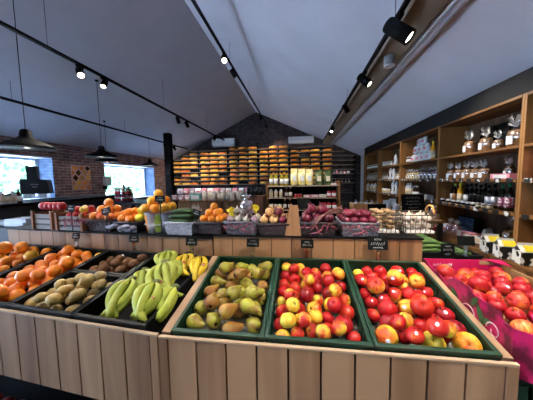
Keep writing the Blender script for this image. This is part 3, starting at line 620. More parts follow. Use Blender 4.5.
# ------------------------------------------------------------------ bananas
def hit(fr, x, y, h):
    d = ray(x, y); o = fr[0] - Vector((0, 0, EYE)) + fr[3] * h; s = o.dot(fr[3]) / d.dot(fr[3]); q = d * s - o
    return q.dot(fr[1]), q.dot(fr[2])
def bunch(crown, tips, hc, arch, label, kind='g', r=.0185, sticker=None):
    """tips: (x, y in the close-up of the crate, height, sideways bow)"""
    px = lambda p: (80 + p[0] / 4, 235 + p[1] / 4)
    cu, cv = hit(LF, *px(crown), hc); base = W(LF, cu, cv, hc)
    t = thing('banana_bunch', label, 'bananas', base, 0, 'banana bunches in the black crate'); n = len(tips)
    c = M(); nv = 7
    ends = []
    for tip in tips: tu, tv = hit(LF, *px(tip[:2]), tip[2]); ends.append(W(LF, tu, tv, tip[2]) - base)
    axis = sum(ends, Vector()).normalized(); across = axis.cross(LF[3]).normalized()
    for i, (tip, b) in enumerate(zip(tips, ends)):
        lat = (i - (n - 1) / 2); s0 = across * (lat * .010) - LF[2] * .004
        want = lat * 1.75 * r + tip[3]; bow = (want - .5 * (b.dot(across) + lat * .010)) / .74; up_ = arch * (1 - .18 * abs(lat))
        p1 = s0 + b * .30 + LF[3] * up_ + across * bow; p2 = s0 + b * .76 + LF[3] * up_ * .9 + across * bow
        pts, rad = [], []
        for k in range(17):
            q = k / 16; pts.append(s0 * (1 - q) ** 3 + p1 * (3 * q * (1 - q) ** 2) + p2 * (3 * q * q * (1 - q)) + b * q ** 3)
            a = min(1, q / .30); z = min(1, (1 - q) / .20); rad.append(r * (.34 + .66 * a * a * (3 - 2 * a)) * (.34 + .66 * math.sqrt(max(0, z * (2 - z)))))
        m = M().tube(pts, r, 8, radii=rad); bo = m.build('banana', 'banana_' + kind, t)
        if i < n - 1:           # the lower hand of the bunch, lying in the gaps beneath
            nx = ends[i + 1]; off = ((nx - b) * .5 * .9 + across * (.93 * r)) * .5; M().tube([q_ + off * min(1, k_ / 5) - LF[3] * (r * 1.05 * min(1, k_ / 4)) - b * (.03 * k_ / 16) for k_, q_ in enumerate(pts)], r, 8, radii=[x * .96 for x in rad]).build('banana', 'banana_' + kind, t)
        dv = (pts[-1] - pts[-2]).normalized(); M().cyl(pts[-1] - dv * .002, pts[-1] + dv * .008, r * .36, r * .24, 8).build('tip', 'banana_tip', bo)
        if sticker and i == sticker[0]:
            k = sticker[1]; up = (LF[3] * .6 + (Vector((0, 0, EYE)) - base).normalized() * .6).normalized(); pos = pts[k] + up * (rad[k] * .96)
            M().lathe([(.0095, -.0015), (.0095, .0008), (1e-7, .0014)], 14, pos, up).build('sticker', 'red_sticker', bo)
        c.tube([s0 * .3 + LF[2] * .014, s0 + (pts[1] - s0) * .4], r * .36, 7)
    c.ball(tuple(LF[2] * .012), (.008 + .005 * n, .014, .010), 12, 8); c.build('crown', 'banana_tip' if kind == 'y' else 'stemgreen', t)
    return t
MT['stemgreen'] = mat('green_brown_crown', '4a4a22', '7e8a3c', 30, .7)
bunch((350, 66), [(296, 142, .0, 0), (320, 144, .010, 0), (348, 140, .012, 0), (380, 132, .004, 0)], .055, .024, 'green bananas at the back left of the crate', r=.0165)
bunch((428, 76), [(390, 140, -.02, 0), (414, 156, -.012, 0), (440, 160, -.016, .004)], .045, .022, 'ripe yellow bananas at the back middle of the crate', 'y', .016, (1, 9))
bunch((484, 86), [(442, 178, -.018, -.004), (460, 184, -.010, 0), (476, 170, -.012, .0)], .045, .024, 'ripe yellow bananas at the back right corner of the crate', 'y', .016, (0, 8))
bunch((340, 110), [(302, 200, .006, 0), (328, 222, .016, 0), (358, 230, .022, 0), (388, 240, .016, .004), (412, 240, .004, .010)], .09, .030, 'big green bananas in the middle of the crate', r=.0175, sticker=(3, 10))
bunch((256, 140), [(224, 214, -.01, 0), (252, 224, -.004, .0), (280, 216, -.01, 0)], .05, .024, 'short green bananas at the left edge behind the front bunch', r=.016)
bunch((204, 176), [(86, 322, -.028, -.006), (116, 334, -.018, 0), (150, 330, -.028, .006)], .055, .030, 'long green bananas at the front left corner of the crate', r=.0195)
bunch((300, 190), [(206, 324, -.022, -.004), (234, 338, -.010, 0), (264, 344, -.010, .006)], .085, .032, 'green bananas with red sticker at the front of the crate', r=.0195, sticker=(0, 8))
bunch((374, 210), [(302, 340, -.018, .016), (336, 332, -.026, .022), (364, 300, -.03, .022)], .05, .028, 'three green bananas at the front right of the crate', r=.0195)
# ------------------------------------------------------------------ magenta apple carton on a stack at the right end
t = thing('apple_carton', 'magenta printed cardboard carton of crimson apples at the right end', 'carton', (.908, 1.17, EYE - .68))
w, d, h = .2, .3, .205
M().span(-w, w, -d, d, 0, .006).build('bottom', 'card', t)
m = M(); m.span(-w, w, d - .005, d, .006, h + .012).build('back_wall', 'magenta', t)
m = M(); m.span(w - .006, w, -d, d - .075, .006, h - .012); m.build('right_wall', 'card', t)
m = M(); m.prism([(w + .0, d - .075, h - .002), (w, d, h + .012), (w - .085, d, h + .014), (w - .03, d - .06, h + .006)], (0, 0, .003)); m.build('corner_flap', 'magenta', t)
m = M()                                     # left side: high at the back, stepped lower towards the front
side = [(-d, .006), (-d, h - .034), (-d + .05, h - .03), (-d + .055, h - .006), (-.10, h - .004), (-.095, h + .012), (.02, h + .012), (.09, h - .028), (.17, h - .012), (d, h + .012), (d, .006)]
m.prism([(-w, y, z) for y, z in side], (.005, 0, 0)); m.build('left_wall', 'magenta_print_shade', t)
M().span(-w + .04, w, -d - .03, -d - .025, .006, h - .02).prism([(-w, -d, .006), (-w + .04, -d - .03, .006), (-w + .04, -d - .025, .006), (-w + .005, -d, .006)], (0, 0, h - .04)).build('front_wall', 'magenta_print_shade', t)
M().prism([(-w + .045, -d - .03, h - .0195), (w, -d - .03, h - .0195), (w, -d + .03, h + .002), (-w + .07, -d + .03, h + .002)], (0, 0, .004)).build('front_flap', 'magenta', t)
m = M(); m.prism([(-w + .0055, y, z - .002) for y, z in side], (.001, 0, 0)); m.build('left_lining', 'magenta_dark', t)
m = M()                                     # printed leaves, tendrils and dots on the outside
def blade(m, y, z, L, a, wd):
    c, s = math.cos(a), math.sin(a); pts = []
    for k in range(9):
        q = k / 8; pts.append((q * L, wd * math.sin(PI * q)))
    for k in range(7, 0, -1):
        q = k / 8; pts.append((q * L, -wd * math.sin(PI * q)))
    m.prism([(-w - .0008, y + x * c - e * s, z + x * s + e * c) for x, e in pts], (-.0006, 0, 0))
for y, z, L, a, wd in [(-.02, .13, .07, .6, .014), (-.10, .15, .06, 2.2, .013), (-.17, .10, .08, 1.1, .016), (-.21, .14, .06, -.4, .013), (.08, .09, .07, 2.6, .014), (-.25, .05, .07, .3, .015), (.0, .06, .07, 1.7, .013)]: blade(m, y, z, L, a, wd)
m.build('printed_leaves', 'leaf_print', t)
m = M()
for y, z, R0, tw in [(-.09, .10, .05, 1), (-.16, .06, .04, -1), (-.22, .11, .035, 1)]:
    pts = [(-w - .001, y + (R0 * (1 - k / 26)) * math.cos(.35 * k) , z + (R0 * (1 - k / 26)) * math.sin(.35 * k * tw)) for k in range(20)]
    m.tube(pts, .0028, 5)
for y, z in [(-.02, .10), (-.05, .075), (.05, .13)]: m.ball((-w, y, z), (.0015, .008, .011), 8, 5)
m.build('printed_tendrils', 'pink_print', t)
m = M()
for x, z, R0, tw in [(-.08, .12, .045, 1), (.03, .08, .05, -1), (.12, .13, .04, 1), (-.12, .05, .03, -1)]:
    m.tube([(x + (R0 * (1 - k / 26)) * math.cos(.35 * k), -d - .0305, z + (R0 * (1 - k / 26)) * math.sin(.35 * k * tw)) for k in range(20)], .003, 5)
m.build('printed_scrolls', 'magenta_dark', t)
m = M(); [m.lathe([(1e-7, -.001), (q, -.001), (q, .001), (1e-7, .001)], 16, (x, -d - .0303, z), (0, -1, 0)) for x, z, q in [(-.13, .10, .022), (.07, .15, .018), (.0, .04, .02)]]; m.build('printed_fruit', 'leaf_print', t)
def scribble(m, o, ux, uy, rows_, wd, hgt, rad=.0008, seed=0):
    """rows of hand-written chalk strokes, too small in the photograph to read"""
    R = random.Random(seed); o, ux, uy = Vector(o), Vector(ux), Vector(uy)
    for (cy, lw, lh) in rows_:
        pts = []; n = int(8 + lw * 10)
        for k in range(n): pts.append(o + ux * (wd * (-.5 * lw + lw * k / (n - 1))) + uy * (hgt * (cy + lh * ((k % 2) - .5) * R.uniform(.5, 1))))
        m.tube(pts, rad, 4)
m = M(); scribble(m, (-.10, d - .006, h - .022), (1, 0, 0), (0, 0, 1), [(0, 1, 1)], .10, .022, .0014, 4); m.build('script_lettering', 'chalk', t)
M().span(w - .11, w - .04, d - .008, d - .0055, h - .012, h + .010).build('brown_patch', 'card', t)
t = thing('produce_crate', 'dark green crate stack under the magenta carton', 'crate', (.905, 1.17, 0))
m = M()
for z0 in [0., .2, .4, .6]:
    for s in (-1, 1):
        m.span(-w, w, s * d, s * (d - .012), z0, z0 + .07 if z0 < .6 else z0 + .06).span(-w, w, s * d, s * (d - .012), z0 + .1, z0 + .195 if z0 < .6 else z0 + .19)
        for k in range(8): x = -w + .012 + (2 * w - .024) * k / 7; m.span(x - .006, x + .006, s * d, s * (d - .012), z0, z0 + .195)
        m.span(s * w, s * (w - .012), -d, d, z0, z0 + .07).span(s * w, s * (w - .012), -d, d, z0 + .1, z0 + .195)
        for k in range(10): y = -d + .012 + (2 * d - .024) * k / 9; m.span(s * w, s * (w - .012), y - .006, y + .006, z0, z0 + .195)
    m.span(-w + .012, w - .012, -d + .012, d - .012, z0, z0 + .01)
m.span(-w, w, -d, d, .795, .8175); m.build('walls', 'green_crate', t)

# ------------------------------------------------------------------ price cards
def card(loc, label, wd=.062, ht=.045, rz=0., tilt=-.2, holder=.05, seed=0, lines=((.22, .45, .16), (-.12, .75, .30)), roll=0., stand=True):
    t = thing('price_card', label, 'price card', loc, rz, 'chalk price cards')
    R = Matrix.Rotation(roll, 3, 'Y') @ Matrix.Rotation(tilt, 3, 'X')
    m = M(); m.box(Vector((0, 0, holder + ht / 2)), (wd, .003, ht), R); m.build('slate', 'slate', t, .001)
    m = M(); c = Vector((0, 0, holder + ht / 2)) + R @ Vector((0, -.0022, 0)); scribble(m, c, R @ Vector((1, 0, 0)), R @ Vector((0, 0, 1)), lines, wd * .85, ht, .0009, seed); m.build('lettering', 'chalk', t)
    if stand:
        m = M(); b_ = .012 if holder < .1 else .0025; m.span(-b_, b_, -.002, .002, .0, holder + .006).span(-.014, .014, -(.012 if holder < .1 else .003), .012 if holder < .1 else .003, .0, .003).span(-.016, .016, -.0045, .0045, holder - .012, holder + .004); m.build('holder', 'acrylic' if holder < .1 else 'black', t)
    return t
def card_on(fr, px, py, crate_desc, **k):
    u, v = hit(fr, px, py, .012); card(W(fr, u, v, .0125), 'black chalk price card in clear holder behind the ' + crate_desc, **k)
for i, (fr, u, desc, k) in enumerate([(LF, -1.16, 'small oranges', {}), (LF, -.645, 'dark brown kiwis', dict(wd=.076, ht=.05)), (LF, -.20, 'yellow bananas', dict(wd=.078, ht=.052)), (RF, .27, 'pears', dict(wd=.078, ht=.052)), (RF, .60, 'apples beside the pears', dict(wd=.076, ht=.05)), (RF, 1.0, 'stickered apples', dict(wd=.11, ht=.078, lines=((.26, .4, .16), (-.05, .8, .3), (-.34, .55, .12))))]):
    card(W(fr, u, .592, .0125), 'black chalk price card in clear holder behind the ' + desc, seed=i, **{**dict(holder=.062), **k})

# ------------------------------------------------------------------ baskets on the ledge
ZL, ZR = EYE - .363, EYE - .345
def basket(name, x, y, wd, dp, ht, mt, label, rz=0., taper=.82, ribbon=False, handle=False, floor=.012):
    t = thing(name, label, 'basket', (x, y, ZL if x < -.6 else ZR), rz, 'baskets on the ledge')
    m = M(); n = 6
    for k in range(n):      # woven courses
        z0, z1 = ht * k / n, ht * (k + 1) / n; q = taper + (1 - taper) * (k + .5) / n; bulge = .003
        X, Y = wd / 2 * q, dp / 2 * q
        for s in (-1, 1):
            for j in range(6):
                a, b = -X + 2 * X * j / 6, -X + 2 * X * (j + 1) / 6; e = bulge if (j + k) % 2 else 0
                m.span(a, b, s * (Y + e), s * (Y - .008), z0 + .001, z1)
                a, b = -Y + 2 * Y * j / 6, -Y + 2 * Y * (j + 1) / 6
                m.span(s * (X + e), s * (X - .008), a, b, z0 + .001, z1)
    m.build('woven_wall', mt, t)
    m = M(); m.tube([(-wd / 2, -dp / 2, ht), (wd / 2, -dp / 2, ht), (wd / 2, dp / 2, ht), (-wd / 2, dp / 2, ht), (-wd / 2, -dp / 2, ht)], .008, 8); m.build('rolled_rim', mt, t)
    m = M(); m.span(-wd / 2 * taper, wd / 2 * taper, -dp / 2 * taper, dp / 2 * taper, .0, ht - floor); m.build('inner_floor', 'black', t)
    if ribbon:
        m = M(); R = random.Random(int(x * 100))
        for k in range(7):
            x0 = -wd / 2 + wd * k / 7; m.tube([(x0, -dp / 2 - .012, ht * .7 + R.uniform(-.02, .02)), (x0 + wd / 14, -dp / 2 - .018, ht * .7 + R.uniform(-.03, .03)), (x0 + wd / 7, -dp / 2 - .012, ht * .7 + R.uniform(-.02, .02))], .0035, 6)
        for k in range(3): m.tube([(wd * .1, -dp / 2 - .014, ht * .6), (wd * .1 + R.uniform(-.04, .04), -dp / 2 - .02, ht * .35), (wd * .1 + R.uniform(-.08, .08), -dp / 2 - .022, .02)], .0025, 5)
        m.build('ribbon', 'ribbon', t)
    return t
# (px left, px right, front Y, height, material ...)
def edge_y(x): return 1.462 if x > -.56 else 1.4586 - .1045 * ((x + .493) / .9945)
def span_px(x0, x1, dp=.23, back=.0):
    """centre x, width and centre y of a basket whose front stands at the ledge edge between two pixel columns"""
    Y = 1.5
    for _ in range(4): a, b = at(x0, 230, Y=Y), at(x1, 230, Y=Y); x = (a.x + b.x) / 2; Y = edge_y(x) + .014 + back
    return x, b.x - a.x, Y + dp / 2
def pyramid(kind, x, y, z, counts, r, nm, where, group, cat, rz=0.):
    """a stacked pile: each layer a grid resting in the hollows of the one below"""
    c, s = math.cos(rz), math.sin(rz); zl = 0.
    for L, (nx, ny) in enumerate(counts):
        if L: both = counts[L - 1][0] != nx and counts[L - 1][1] != ny; zl += (1.45 if both else 1.78) * r
        for j in range(ny):
            for i in range(nx):
                ox, oy = (i - (nx - 1) / 2) * 2.04 * r, (j - (ny - 1) / 2) * 2.04 * r
                lay = ['bottom layer', 'second layer', 'third layer', 'top layer'][L if not (L and L == len(counts) - 1) else 3]
                lab = '%s, %s from left, %s row from front, %s, %s' % (nm, ORD[i], ORD[j], lay, where)
                k = RNG.choice(kind) if isinstance(kind, list) else kind
                k.put((x + ox * c - oy * s, y + ox * s + oy * c, z + r + zl), spun((RNG.uniform(-1, 1), RNG.uniform(-1, 1), RNG.uniform(-1, 1))), r / .036 * .98, lab, cat, group)

# two slatted wooden crates at the left end
def slat_crate(x, y, wd, dp, ht, label, rz=0., mt='grey_slat', post='brown_slat'):
    t = thing('wooden_crate', label, 'crate', (x, y, ZL), rz, 'slatted wooden crates on the ledge')
    m = M(); n = 3
    for k in range(n):
        z0 = .004 + k * (ht - .004) / n; z1 = z0 + (ht - .004) / n - .014
        for s in (-1, 1): m.span(-wd / 2, wd / 2, s * dp / 2, s * (dp / 2 - .008), z0, z1)
    m.build('slats', mt, t)
    m = M()
    for k in range(n):
        z0 = .004 + k * (ht - .004) / n; z1 = z0 + (ht - .004) / n - .006
        for s in (-1, 1): m.span(s * wd / 2, s * (wd / 2 - .012), -dp / 2 + .009, dp / 2 - .009, z0, z1)
    m.build('end_boards', post, t)
    for sx in (-1, 1):
        for sy in (-1, 1): M().span(sx * (wd / 2 + .010), sx * (wd / 2 - .012), sy * (dp / 2 + .012), sy * (dp / 2 - .006), 0, ht + .012).build('corner_post', post, t, .002)
    M().span(-wd / 2 + .013, wd / 2 - .013, -dp / 2 + .009, dp / 2 - .009, 0, ht - .05).build('inner_floor', 'black_wood', t)
    return t
slat_crate(-2.02, 1.755, .20, .24, .135, 'grey slatted wooden crate at the left end under the red bag', -.1)
slat_crate(-1.74, 1.72, .25, .24, .125, 'grey slatted wooden crate with brown end, full of apples', -.1)
t = thing('netted_fruit_bag', 'long red netted bag lying across the slatted wooden crates', 'bag', (-2.0, 1.70, ZL + .1485), -.1)
m = M()
for k in range(5): m.ball((-.10 + .048 * k, 0, .033), (.030, .034, .033), 14, 9)
m.build('net', 'red_net', t); m = M(); m.cyl((-.126, 0, .033), (-.136, 0, .033), .026, .02); m.build('bag_end', 'white', t)
m = M(); R = random.Random(5)
for k in range(26):
    x0 = -.1 + .008 * k; p = Vector((x0, 0, .0)); m.tube([p, p + Vector((R.uniform(-.02, .02), -.02, R.uniform(-.02, .01))), p + Vector((R.uniform(-.05, .05), -.012, -R.uniform(.02, .06)))], .0025, 5)
o = m.build('tinsel_garland', 'ribbon'); o.location = (-1.64, 1.553, ZL + .10); tag(o, 'crimson and pink straw garland hanging in front of the slatted crate', 'garland')
# fruit heap over crate and dark basket
x, wd, yc = span_px(89, 111); basket('wicker_basket', x - .01, yc, .23, .22, .085, 'basket_dark', 'dark wicker basket of peaches beside the slatted crate', -.105); yp, xp = yc, x
PK = orange_kind('peach', 'peach'); AK = APK['M']
pyramid([APK['R'], APK['M']], -1.73, 1.715, ZL + .077, [(3, 3), (2, 2)], .031, 'red and yellow apple', 'slatted crate', 'apples in the slatted crate', 'apple', -.1)
pyramid([PK, ORK['L']], xp - .012, yp, ZL + .074, [(3, 3), (2, 2), (1, 1)], .0345, 'blushed peach', 'dark peach basket', 'peaches in the dark basket', 'peach', -.1)
# dark wrapped basket with lemons and mandarins
x, wd, yc = span_px(112, 140); basket('wicker_basket', x, yc, .20, .22, .075, 'dark_bag', 'dark wrapped basket of mandarins and lemons', -.105)
m = M(); R = random.Random(8)
for k in range(5): m.ball((-.09 + .045 * k, -.005 * (k % 2), R.uniform(-.008, .008)), (.034, .010, .017), 10, 7)
o = m.build('crumpled_paper', 'lavender_film'); o.location = (x - .02, yc - .135, ZL + .05); tag(o, 'crumpled greyish film on the front of the dark wrapped basket', 'paper')
LK = Kind(M().lathe([(1e-7, -.042), (.006, -.040), (.012, -.036), (.024, -.026), (.030, -.008), (.030, .008), (.024, .026), (.012, .034), (1e-7, .038)], 16).build('lemon', 'lemon'))
pyramid([ORK['O']], x - .032, yc, ZL + .064, [(2, 3), (1, 2)], .0315, 'orange mandarin', 'dark wrapped basket', 'mandarins in the wrapped basket', 'mandarin', -.06)
for k, (dx, dy, dz) in enumerate([(.064, -.05, .037), (.066, .03, .037), (.062, -.01, .085)]):
    LK.put((x + dx, yc + dy, ZL + .066 + dz), spun((RNG.uniform(-1, 1), RNG.uniform(-1, 1), RNG.uniform(-.4, .4))), .95, 'yellow lemon, %s from the front, in dark wrapped basket' % ORD[k], 'lemon', 'lemons in the wrapped basket')
# steel pail with printed carrot and cucumber
x, wd, yc = span_px(141, 160.5)
t = thing('steel_pail', 'shiny steel pail with carrot and cucumber pictures, heaped with oranges', 'pail', (x, yc - .01, ZL)); hp = .14
m = M(); r0, r1 = .08, .095
m.lathe([(r0, 0), (r0 + .006, .05), (r0 + .007, .056), (r1, hp), (r1 + .003, hp + .003), (r1 - .003, hp), (r0 + .002, .06), (1e-7, .06)], 36); m.build('body', 'steel', t)
def decal(m, a, wdt, z0, z1, prof):
    vs, fs = [], []; n = 10
    for i in range(n + 1):
        q = i / n; z = z0 + (z1 - z0) * q; rr = r0 + (r1 - r0) * z / hp + .0035; e = wdt * prof(q)
        for k in range(5): b = a + e * (k / 4 - .5); vs.append((rr * math.sin(b), -rr * math.cos(b), z))
    for i in range(n):
        for k in range(4): fs.append((i * 5 + k, i * 5 + k + 1, i * 5 + k + 6, i * 5 + k + 5))
    m.add(vs, fs, True)
m = M(); decal(m, -.55, .34, .012, .13, lambda q: .25 + .75 * q * (1.3 - .4 * q)); m.build('carrot_print', 'orange', t)
m = M(); decal(m, .48, .5, .008, .135, lambda q: .4 + .6 * math.sin(PI * min(1, .15 + q * .8))); m.build('cucumber_print', 'cucumber_light', t)

m = M(); m.tube([(.094 * math.cos(a), .094 * math.sin(a), .062) for a in [2 * PI * k / 32 for k in range(33)]], .003, 6); m.build('hoop', 'white', t)
pyramid([ORK['L'], ORK['Y']], x, yc, ZL + .146, [(3, 3), (2, 2), (1, 1)], .034, 'golden orange', 'steel pail', 'oranges in the steel pail', 'orange', .1)
# pale basket of cucumbers
x, wd, yc = span_px(163, 195); basket('wicker_basket', x, yc, wd * .93, .22, .085, 'basket_pale', 'pale grey wicker basket of small dark cucumbers', -.09, .88, floor=.012)
CK = Kind(M().tube([(-.075, 0, 0), (-.07, 0, .001), (-.04, .002, .003), (0, .003, .004), (.04, .002, .003), (.07, 0, .001), (.076, 0, 0)], .0155, 10, radii=[.005, .0115, .0155, .016, .0155, .0115, .004]).build('cucumber', 'cucumber'))
for L in range(3):
    n = [6, 5, 3][L]
    for k in range(n):
        y = yc + (k - (n - 1) / 2) * .034; CK.put((x - .012 + RNG.uniform(-.008, .008), y, ZL + .075 + .0165 + L * .0305), (RNG.uniform(-1, 1), 0, RNG.uniform(-.06, .06)), 1., 'dark green cucumber, %s from front, %s layer, pale grey basket' % (ORD[k], ['bottom', 'middle', 'top'][L]), 'cucumber', 'cucumbers in the pale basket')
m = M(); R = random.Random(2)
for k in range(30):
    a, e = R.uniform(-1.4, 1.4), R.uniform(.05, .11); d = Vector((math.sin(a) * e, R.uniform(-.03, .03), math.cos(a) * e)); g = Vector((.006, .004, 0)); m.add([-g, d * .5 + g * 1.3, d, d * .5 - g * 1.3], [(0, 1, 2, 3)])
o = m.build('dried_flower_sprig', 'garlic'); o.location = (x + .03, yc + .13, ZL + .10); tag(o, 'pale dried sprig standing behind the basket of cucumbers', 'sprig')
# dark basket of oranges
x, wd, yc = span_px(194.5, 223); basket('wicker_basket', x, yc, wd * .93, .23, .075, 'basket_dark', 'dark wicker basket of big oranges right of the cucumbers', .0, .88)
pyramid(ORK['L'], x, yc, ZR + .064, [(3, 3), (2, 2), (1, 1)], .0272, 'big orange', 'dark orange basket', 'oranges in the dark basket', 'orange', .0)
# grey basket of garlic nets with yellow packs
x, wd, yc = span_px(224, 257); basket('wicker_basket', x, yc, wd * .97, .23, .08, 'basket_grey', 'grey wicker basket of garlic and yellow nets with crimson ribbon', .0, .88, ribbon=True)
def garlic_kind(mt, name='garlic_bulb'):
    b = M().lathe([(1e-7, -.021), (.010, -.021), (.022, -.014), (.0265, -.002), (.022, .010), (.011, .019), (.005, .026), (.0038, .04), (1e-7, .041)], 14).build(name, mt)
    M().lathe([(1e-7, -.0235), (.007, -.022), (.008, -.0195)], 8).build('root_plate', 'stem', b); return Kind(b)
GK = {'g': garlic_kind('garlic'), 'p': garlic_kind('purple')}
for L in range(2):
    for k in range([12, 6][L]):
        nx = [4, 3][L]; i, j = k % nx, k // nx
        c = 'p' if (k + L) % 3 == 0 else 'g'
        GK[c].put((x + (i - (nx - 1) / 2) * .0545, yc + (j - (1 if L == 0 else .5)) * .058, ZR + .069 + .026 + L * .048), spun((RNG.uniform(-.5, .5), RNG.uniform(-.5, .5), 1)), .85, '%s garlic bulb, %s from left, %s row from front, %s layer, grey basket' % ('purple' if c == 'p' else 'white', ORD[i], ORD[j], ['bottom', 'top'][L]), 'garlic', 'garlic bulbs in the grey basket')
def tuft(m, R, o, n, L, up=.6):
    for k in range(n):
        d = Vector((R.uniform(-1, 1), R.uniform(-1, 1), R.uniform(up - .6, 1.2))).normalized() * L * R.uniform(.6, 1); g = d.orthogonal().normalized() * L * .28
        m.add([Vector(o), Vector(o) + d * .6 + g, Vector(o) + d, Vector(o) + d * .6 - g], [(0, 1, 2, 3)])
for k, (dx, dz, desc) in enumerate([(-.075, .135, 'left'), (.075, .15, 'right')]):
    m = M(); tuft(m, random.Random(k), (0, 0, 0), 26, .045); m.ball((0, 0, -.008), .018, 10, 7); o = m.build('yellow_net_pack', 'yellow'); o.location = (x + dx, yc - .05 + .05 * k, ZR + dz); tag(o, 'frilly yellow net pack on the %s of the garlic basket' % ('front left' if k == 0 else 'back right'), 'net pack', 'yellow net packs')
t = thing('clear_bag', 'clear gathered bag of pale bulbs standing in the garlic basket', 'bag', (x + .03, yc - .06, ZR + .137))
m = M(); [m.ball((RNG.uniform(-.022, .022), RNG.uniform(-.015, .015), .024 + .02 * q), .02, 10, 7) for q in range(3)]; m.build('bulbs', 'purple', t)
m = M(); m.lathe([(1e-7, .0), (.035, .004), (.046, .035), (.036, .07), (.012, .088), (.024, .105), (.032, .118)], 14, squash=(1, .75)); m.build('film', 'film', t)
# onions, red onions
def onion_kind(mt, name):
    b = M().lathe([(1e-7, -.034), (.008, -.0345), (.026, -.026), (.0375, -.006), (.036, .010), (.024, .024), (.010, .032), (.005, .041), (.0065, .052), (1e-7, .053)], 18).build(name, mt)
    m = M(); R = random.Random(4); [m.tube([(0, 0, -.033), (R.uniform(-.008, .008), R.uniform(-.008, .008), -.04)], .0007, 4) for k in range(7)]; m.build('roots', 'stem', b); return Kind(b)
OK_ = {'b': onion_kind('onion', 'onion'), 'r': onion_kind('onion_r', 'red_onion')}
def heap(kinds, x, y, z, nx, ny, r, layers, nm, where, group, cat):
    for L in range(layers):
        for j in range(ny - L):
            for i in range(nx - L):
                k, desc = kinds[(i + j * 2 + L) % len(kinds)] if isinstance(kinds, list) else (kinds, nm)
                k.put((x + (i - (nx - L - 1) / 2) * 2.06 * r, y + (j - (ny - L - 1) / 2) * 2.06 * r, z + r + L * 1.6 * r), spun((RNG.uniform(-.8, .8), RNG.uniform(-.8, .8), 1)), r / .0375 * .93,
                      '%s, %s from left, %s row from front, %s layer, %s' % (desc, ORD[i], ORD[j], ['bottom', 'middle', 'top'][L if layers > 2 else L * 2], where), cat, group)
x, wd, yc = span_px(257, 289); basket('wicker_basket', x, yc, wd * .96, .23, .07, 'basket_dark', 'dark wicker basket of brown onions', .0, .88)
heap([(OK_['b'], 'brown onion'), (OK_['b'], 'brown onion'), (OK_['r'], 'red onion')], x, yc, ZR + .060, 3, 3, .0305, 2, 'brown onion', 'onion basket', 'onions in the onion basket', 'onion')
m = M(); m.prism([(-.05, 0, 0), (.05, 0, 0), (.03, 0, .19), (-.02, 0, .19)], (0, .02, 0)); o = m.build('wooden_divider', 'back_wood'); o.location = (at(293, 238, Y=1.47).x, 1.474, ZR); tag(o, 'pale flared wooden board between brown onions and red onions', 'board')
x, wd, yc = span_px(300, 337); basket('wicker_basket', x, yc, wd * .97, .24, .08, 'basket_dark', 'dark wicker basket of red onions with crimson ribbon', .0, .88, ribbon=True)
heap(OK_['r'], x - .0, yc + .005, ZR + .070, 3, 3, .0335, 2, 'dark red onion', 'ribboned onion basket', 'red onions in the ribboned basket', 'onion')
t = card((x - .085, yc + .02, ZR + .155), 'blank black slate card standing among the red onions', .085, .07, 0, -.1, .0, 31, (), stand=False)
for k in range(4):
    a = RNG.uniform(-.25, .25); m = M(); m.tube([(-.11, 0, -.012), (-.04, 0, .012), (.03, 0, .016), (.10, .0, 0.0)], .0042, 8); o = m.build('rhubarb_stalk', 'rhubarb')
    o.location = (x + .05, yc - .1 - .016 * k, ZR + .118 + .004 * k); o.rotation_euler = (0, -.25 - .12 * k, a * .3); tag(o, 'curved pink stalk, %s from the back, hanging over the red onion basket' % ORD[k], 'stalk', 'pink stalks on the red onion basket')
# low ribboned basket of dark red potatoes
x, wd, yc = span_px(341, 380); basket('wicker_basket', x, yc, wd * .97, .24, .08, 'basket_grey', 'grey wicker basket with crimson ribbon holding dark red potatoes', .0, .9, ribbon=True)
PO = Kind(M().ball((0, 0, 0), (.034, .027, .026), 12, 8).build('red_potato', 'onion_r'))
for L in range(2):
    for j in range(4 - L):
        for i in range(4 - L):
            PO.put((x + (i - (3 - L) / 2) * .0525, yc + (j - (3 - L) / 2) * .054, ZR + .07 + .024 + L * .036), (RNG.uniform(-.3, .3), RNG.uniform(-.3, .3), RNG.uniform(-.4, .4)), .82, 'dark red potato, %s from left, %s row from front, %s layer, ribboned grey basket' % (ORD[i], ORD[j], ['bottom', 'top'][L]), 'potato', 'red potatoes in the grey basket')
# wire baskets
def wire_basket(x, y, wd, dp, ht, label, handle=0):
    t = thing('wire_basket', label, 'basket', (x, y, ZR), 0, 'wire baskets on the ledge'); m = M(); r = .0024
    for z, q in ((.004, .85), (ht * .5, .93), (ht, 1)):
        X, Y = wd / 2 * q, dp / 2 * q; m.tube([(-X, -Y, z), (X, -Y, z), (X, Y, z), (-X, Y, z), (-X, -Y, z)], r if z < ht else r * 1.5, 6)
    for k in range(7):
        q = -1 + 2 * k / 6
        for s in (-1, 1):
            m.tube([(q * wd / 2 * .85, s * dp / 2 * .85, .004), (q * wd / 2, s * dp / 2, ht)], r * .8, 5); m.tube([(s * wd / 2 * .85, q * dp / 2 * .85, .004), (s * wd / 2, q * dp / 2, ht)], r * .8, 5)
        m.tube([(q * wd / 2 * .85, -dp / 2 * .85, .004), (q * wd / 2 * .85, dp / 2 * .85, .004)], r * .8, 5)
    m.build('wire_frame', 'wire', t)
    if handle: m = M(); m.tube([(wd / 2, -.05 * math.cos(a) , ht + .05 * math.sin(a)) for a in [PI * k / 10 for k in range(11)]], .006, 7); m.build('handle', 'crate_wood', t)
    M().span(-wd / 2 * .84, wd / 2 * .84, -dp / 2 * .84, dp / 2 * .84, .007, .02).build('paper_lining', 'white', t)
MT['wire'] = mat('bronze_wire', '4a4038', '6a5a4c', 20, .4, .6)
xa, wa, yc = span_px(372, 403, .22, .08); xb, wb, yc = span_px(404.5, 439, .22, .08)
